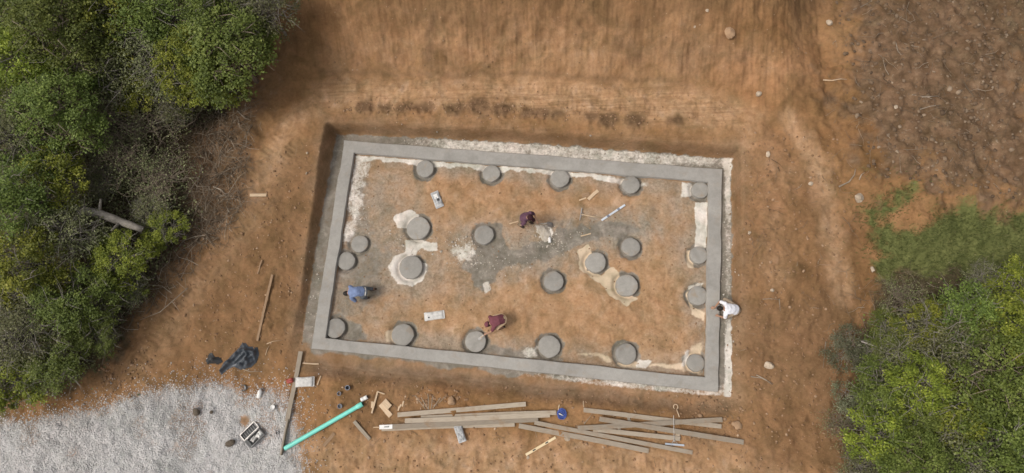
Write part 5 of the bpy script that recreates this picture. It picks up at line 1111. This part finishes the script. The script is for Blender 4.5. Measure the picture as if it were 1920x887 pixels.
def person(base, rz, J, look, shirt, trousers, label, scale=1.0, shorts=False, cap=None, sleeve=0.75, under=False):
    """J: joints in local metres, facing +X, left is +Y"""
    t = thing('person', tuple(base), label, 'person', rz, 'workers on the site'); t.scale = (scale,)*3
    J = {k: np.asarray(v, float) for k, v in J.items()}
    pel, ch, nk, hd = J['pelvis'], J['chest'], J['neck'], J['head']; Lt = np.array([0, 1.0, 0])
    latc = J['shL']-J['shR']; lath = J['hipL']-J['hipR']; sp = (pel+ch)/2+J.get('arch', np.zeros(3))
    body = MB()
    loft(body, [(pel-(sp-pel)*.25, lath, .13, .10), (pel, lath, .165, .115), (sp, lath+latc, .145, .10), (ch, latc, .175, .115), (ch+(nk-ch)*.6, latc, .15, .09), (nk, latc, .062, .06)], 16)
    hdir = hd-nk; hdir = hdir/np.linalg.norm(hdir); loft(body, [(nk-hdir*.05, latc, .058, .058), (nk+hdir*.10, latc, .055, .055)], 12)
    f = np.asarray(look, float); f /= np.linalg.norm(f); up = hdir-f*(hdir @ f); up /= np.linalg.norm(up); sd_ = np.cross(up, f); HM = np.stack([f, sd_, up], 1)
    body.ell(hd, (.098, .078, .115), 16, 12, HM); body.ell(hd+f*.045-up*.055, (.055, .052, .055), 12, 8, HM)   # skull, jaw
    body.ell(hd+f*.103-up*.012, (.018, .013, .022), 8, 6, HM)                                                   # nose
    body.ell(hd+f*.088-up*.055, (.014, .024, .009), 8, 6, HM)                                                   # mouth
    for s in (-1, 1): body.ell(hd+sd_*s*.080-up*.01, (.022, .010, .032), 8, 6, HM)                              # ears
    for s in 'LR':
        sh, el, wr = J['sh'+s], J['el'+s], J['wr'+s]; la = np.cross(el-sh, wr-el)+np.array([1e-3, 0, 1e-3])
        loft(body, [(ch*.3+sh*.7, la, .06, .06), (sh, la, .060, .058), ((sh+el)/2, la, .047, .045), (el, la, .040, .038), (el+(wr-el)*.35, la, .040, .037), (wr, la, .028, .024)], 12); blob(body, el, .039)
        hand(body, wr, J.get('hd'+s, wr-el), J.get('pn'+s, np.array([0, 0, -1.0])))
        hp, kn, an = J['hip'+s], J['kn'+s], J['an'+s]; ll = np.cross(kn-hp, an-kn)+np.array([0, 1e-3, 0])
        loft(body, [(hp, ll, .085, .085), (hp+(kn-hp)*.4, ll, .080, .080), (kn, ll, .055, .056), (kn+(an-kn)*.3, ll, .055, .056), (an, ll, .036, .038)], 12); blob(body, hp, .09); blob(body, kn, .056)
        fd = J.get('ft'+s, np.array([1.0, 0, 0])); loft(body, [(an-fd*.05-np.array([0, 0, .03]), Lt, .03, .03), (an+fd*.03-np.array([0, 0, .035]), Lt, .036, .032), (an+fd*.15-np.array([0, 0, .055]), Lt, .04, .018)], 10)
    remesh(body, 'body', .009, M['skin'], t)
    for s in (-1, 1): MB().ell(hd+f*.088+sd_*s*.032+up*.012, (.012, .014, .010), 8, 6, HM).build('eye', M['eye'], t, smooth=True)
    # hair or cap
    hb = MB(); V = []; n, m_ = 20, 9
    for i in range(m_+1):
        ph = math.pi*0.60*i/m_
        for k in range(n):
            th = 2*math.pi*k/n; q = np.array([math.sin(ph)*math.cos(th)*.108-.012, math.sin(ph)*math.sin(th)*.092, math.cos(ph)*.124+.006])
            if q[0] > .05 and q[2] < .05: q[2] = .05+(q[2]-.05)*.15
            V.append(HM @ q+hd)
    Fs = [(i*n+k, i*n+(k+1) % n, (i+1)*n+(k+1) % n, (i+1)*n+k) for i in range(m_) for k in range(n)]; hb.add(V, Fs)
    hair = hb.build('hair', M['hair'], t, smooth=True); so = hair.modifiers.new('t', 'SOLIDIFY'); so.thickness = .014; so.offset = 1
    if cap:
        cb = MB(); V = []
        for i in range(7):
            ph = math.pi*0.47*i/6
            for k in range(n):
                th = 2*math.pi*k/n; V.append(HM @ np.array([math.sin(ph)*math.cos(th)*.126-.01, math.sin(ph)*math.sin(th)*.108, math.cos(ph)*.13+.022])+hd)
        cb.add(V, [(i*n+k, i*n+(k+1) % n, (i+1)*n+(k+1) % n, (i+1)*n+k) for i in range(6) for k in range(n)])
        cp = cb.build('cap', M[cap], t, smooth=True); s2 = cp.modifiers.new('t', 'SOLIDIFY'); s2.thickness = .01; s2.offset = 1
        vb = MB(); vb.ell(hd+f*.14+up*.045, (.085, .075, .008), 14, 6, HM); vb.build('visor', M[cap], cp, smooth=True)
    # shirt
    sb = MB(); loft(sb, [(pel-(sp-pel)*.05, lath, .175, .13), (pel+(sp-pel)*.3, lath, .185, .135), (sp, lath+latc, .178, .128), (ch, latc, .200, .135), (ch+(nk-ch)*.55, latc, .175, .112), (nk-(nk-ch)*.10, latc, .085, .08)], 18)
    for s in 'LR':
        sh, el = J['sh'+s], J['el'+s]; la = np.cross(el-sh, J['wr'+s]-el)+np.array([1e-3, 0, 1e-3]); e2 = sh+(el-sh)*sleeve
        loft(sb, [(ch*.45+sh*.55, la, .09, .085), (sh, la, .080, .078), ((sh+e2)/2, la, .074, .068), (e2, la, .072, .064)], 14)
    remesh(sb, 'shirt', .011, M[shirt], t, .03, 7)
    if under:
        ub = MB(); loft(ub, [(pel-(sp-pel)*.22, lath, .185, .138), (pel-(sp-pel)*.02, lath, .186, .139)], 18); remesh(ub, 'undershirt', .011, M['undershirt'], t, .01, 3)
    tb = MB(); loft(tb, [(pel-(sp-pel)*.45, lath, .15, .12), (pel, lath, .182, .135), (pel+(sp-pel)*.15, lath, .172, .125)], 16)
    for s in 'LR':
        hp, kn, an = J['hip'+s], J['kn'+s], J['an'+s]; ll = np.cross(kn-hp, an-kn)+np.array([0, 1e-3, 0]); blob(tb, hp, .108)
        seq = [(hp, ll, .105, .105), (hp+(kn-hp)*.45, ll, .098, .098), (kn-(kn-hp)*.02, ll, .08, .082)]
        if not shorts: seq += [(kn+(an-kn)*.3, ll, .075, .078), (an+(kn-an)*.12, ll, .062, .066)]
        loft(tb, seq, 14)
        if not shorts: blob(tb, kn, .078)
    remesh(tb, 'shorts' if shorts else 'trousers', .011, M[trousers], t, .03, 12)
    for s in 'LR':
        an = J['an'+s]; fd = J.get('ft'+s, np.array([1.0, 0, 0])); z = np.array([0, 0, 1.0]); lf = np.cross(z, fd); q = MB()
        loft(q, [(an-fd*.075-z*.045, lf, .035, .045), (an-z*.040, lf, .048, .052), (an+fd*.08-z*.055, lf, .052, .042), (an+fd*.17-z*.07, lf, .050, .028), (an+fd*.205-z*.075, lf, .03, .018)], 12)
        remesh(q, 'shoe', .009, M['shoe'], t, 0, 1, 2)
    return t
def tool_trowel(p, rz, label):
    t = thing('trowel', tuple(p), label, 'trowel', rz)
    pym('blade', [(0, -.045, 0), (.24, -.045, 0), (.26, 0, 0), (.24, .045, 0), (0, .045, 0), (0, -.045, .004), (.24, -.045, .004), (.26, 0, .004), (.24, .045, .004), (0, .045, .004)], [(4, 3, 2, 1, 0), (5, 6, 7, 8, 9), (0, 1, 6, 5), (1, 2, 7, 6), (2, 3, 8, 7), (3, 4, 9, 8), (4, 0, 5, 9)], M['metal'], t)
    MB().tube([(.16, 0, .004), (.15, 0, .05), (.13, 0, .055)], .006, 6).build('shank', M['metal'], t); MB().tube([(.15, 0, .055), (.02, 0, .06)], .014, 8).build('handle', M['palewood'], t)
def P_at(px, py): p = ground(px, py); p[2] = gz(p[0], p[1]); return p
# 1: white shirt, squatting beside the right beam, facing left (towards -X): local +X -> world -X
J = dict(pelvis=(-.20, 0, .46), chest=(.17, 0, .70), neck=(.33, 0, .78), head=(.46, 0, .80), shL=(.24, .19, .70), shR=(.24, -.19, .70), elL=(.20, .30, .47), wrL=(.38, .22, .32), elR=(.36, -.28, .48), wrR=(.50, -.08, .30), hipL=(-.18, .10, .44), hipR=(-.18, -.10, .44), knL=(.20, .27, .42), knR=(.14, -.36, .40), anL=(-.02, .22, .10), anR=(-.06, -.24, .10), hdL=(.3, -.1, -.25), hdR=(.8, .1, -.3), arch=(0, 0, .05), ftL=np.array([.95, .3, 0]), ftR=np.array([.95, -.3, 0]))
pw = P_at(1362, 583); PZ = pw[2]
person((pw[0], pw[1], PZ), math.pi-0.02, J, (.75, 0, -.65), 'shirt_white', 'khaki', 'person in white shirt and khaki trousers squatting beside the right beam', 0.98, sleeve=.8)
q = at(1331, 580, BEAM_Z); tool_trowel((q[0]+0.02, q[1], BEAM_Z+0.012), 0.05, 'steel trowel resting on the right beam before the white shirted man')
# 2: blue shirt, bent over, facing left
J = dict(pelvis=(-.22, 0, .72), chest=(.16, 0, .80), neck=(.32, 0, .74), head=(.43, 0, .66), shL=(.22, .19, .76), shR=(.22, -.19, .76), elL=(.12, .32, .52), wrL=(.26, .26, .30), elR=(.34, -.26, .52), wrR=(.48, -.14, .30), hipL=(-.22, .10, .70), hipR=(-.22, -.10, .70), knL=(-.06, .16, .40), knR=(-.12, -.17, .39), anL=(-.16, .15, .10), anR=(-.44, -.15, .10), hdL=(.2, -.1, -.3), hdR=(.3, .1, -.3), arch=(0, 0, .09))
pb = P_at(681, 552)
person((pb[0], pb[1], pb[2]), math.pi+0.10, J, (.35, 0, -.94), 'shirt_blue', 'jeans', 'person in blue shirt bent double near the left beam', 1.0, sleeve=.8, under=True)
# 3: maroon shirt, bent over a pier of the bottom row, facing lower left
J = dict(pelvis=(-.20, 0, .56), chest=(.13, 0, .66), neck=(.27, 0, .60), head=(.36, 0, .52), shL=(.19, .18, .61), shR=(.19, -.18, .61), elL=(.36, .28, .40), wrL=(.55, .27, .23), elR=(.22, -.26, .40), wrR=(.34, -.14, .22), hipL=(-.20, .10, .53), hipR=(-.20, -.10, .53), knL=(.14, .24, .41), knR=(.10, -.20, .39), anL=(-.10, .24, .10), anR=(-.16, -.17, .10), hdL=(.85, .05, -.5), hdR=(.5, .2, -.6), arch=(0, 0, .09))
pm = P_at(935, 604); RM3 = math.pi+0.34
person((pm[0], pm[1], pm[2]), RM3, J, (.45, .1, -.9), 'shirt_maroon', 'sand', 'person in maroon shirt and sandy shorts bent over a bottom row pier', 0.98, shorts=True, cap='shirt_maroon', sleeve=.7)
q = np.array(Matrix.Rotation(RM3, 3, 'Z')) @ np.array((.62, .275, 0))+pm; tool_trowel((q[0]-.03, q[1]-.02, PW[18][3]+.014), RM3+0.25, 'steel trowel on top of the bottom row pier')
# 4: purple shirt and dark cap, standing with a shovel, facing lower right
J = dict(pelvis=(-.06, 0, .90), chest=(.08, 0, 1.20), neck=(.17, 0, 1.38), head=(.25, 0, 1.48), shL=(.14, .19, 1.30), shR=(.14, -.19, 1.30), elL=(.24, .28, 1.05), wrL=(.44, .14, .92), elR=(.06, -.32, 1.06), wrR=(.16, -.20, .98), hipL=(-.06, .10, .88), hipR=(-.06, -.10, .88), knL=(.10, .14, .50), knR=(-.04, -.14, .49), anL=(.06, .16, .10), anR=(-.16, -.15, .10), hdL=(.5, -.3, -.5), hdR=(.6, .2, -.3))
pp = P_at(985, 420)
ROT = -0.55
person((pp[0], pp[1], pp[2]), ROT, J, (.75, 0, -.65), 'shirt_purple', 'drab', 'person in purple shirt and dark cap shovelling the cement heap', 1.0, cap='capdark', sleeve=.8)
def shovel():
    R3 = np.array(Matrix.Rotation(ROT, 3, 'Z')); w1_ = R3 @ np.array((.50, .10, .84))+pp; w2_ = R3 @ np.array((.24, -.16, .93))+pp; d = w1_-w2_; d /= np.linalg.norm(d)
    tip = w1_+d*0.62; gzt = gz(tip[0], tip[1]); u = (gzt+0.10-w2_[2])/(w1_[2]-w2_[2]) if abs(w1_[2]-w2_[2]) > 1e-3 else 5
    tip = np.array([*(w1_+(w1_-w2_)/np.linalg.norm(w1_-w2_)*0.55)[:2], 0]); tip[2] = gz(tip[0], tip[1])+0.05
    a = w2_-(tip-w2_)*0.28; t = thing('shovel', tuple(tip), 'shovel with wooden handle held by the person in purple', 'shovel')
    MB().tube([a-tip, (tip-a)*-0.16], .017, 8).build('handle', M['palewood'], t, smooth=True)
    d = (tip-a)/np.linalg.norm(tip-a); s = np.cross(d, (0, 0, 1.0)); s /= np.linalg.norm(s); nn = np.cross(s, d); b0 = (tip-a)*-0.17; V = []; 
    for i, (u, w) in enumerate(((0, .05), (.03, .10), (.15, .115), (.24, .09), (.30, .02))):
        for k in (-1, -.5, 0, .5, 1):
            for z in (0, .006): V.append(b0+d*u+s*w*k+nn*(z+.03*k*k))
    Fs = []
    I = lambda i, k, z: i*10+k*2+z
    for i in range(4):
        for k in range(4): Fs += [(I(i, k, 1), I(i, k+1, 1), I(i+1, k+1, 1), I(i+1, k, 1)), (I(i, k, 0), I(i+1, k, 0), I(i+1, k+1, 0), I(i, k+1, 0))]
        Fs += [(I(i, 0, 0), I(i, 0, 1), I(i+1, 0, 1), I(i+1, 0, 0)), (I(i, 4, 0), I(i+1, 4, 0), I(i+1, 4, 1), I(i, 4, 1))]
    for k in range(4): Fs += [(I(0, k, 0), I(0, k+1, 0), I(0, k+1, 1), I(0, k, 1)), (I(4, k, 0), I(4, k, 1), I(4, k+1, 1), I(4, k+1, 0))]
    pym('blade', V, Fs, M['metal'], t, smooth=True)
shovel()
# heap of pale cement
def heap():
    p = P_at(1021, 432); n = 30; m_ = 10; V = []; Fs = []
    for i in range(m_+1):
        r = i/m_
        for k in range(n):
            th = 2*math.pi*k/n; q = 1+0.35*(vnoise(np.array([math.cos(th)*1.5+3]), np.array([math.sin(th)*1.5]), 31)[0]-0.5)*2
            V.append((r*.30*q*math.cos(th), r*.36*q*math.sin(th), .13*(1-r**1.3)+.09*(fbm(np.array([r*math.cos(th)*4]), np.array([r*math.sin(th)*4]), 1, 3, 5)[0]-.5)-.03*r))
    for i in range(m_):
        for k in range(n): Fs.append((i*n+k, (i+1)*n+k, (i+1)*n+(k+1) % n, i*n+(k+1) % n))
    tag(pym('cement_heap', V, Fs, M['powder'], loc=tuple(p), smooth=True), 'small pale heap of cement before the person in purple', 'heap')
heap()
print('tris', sum(len(m_.polygons) for m_ in bpy.data.meshes))
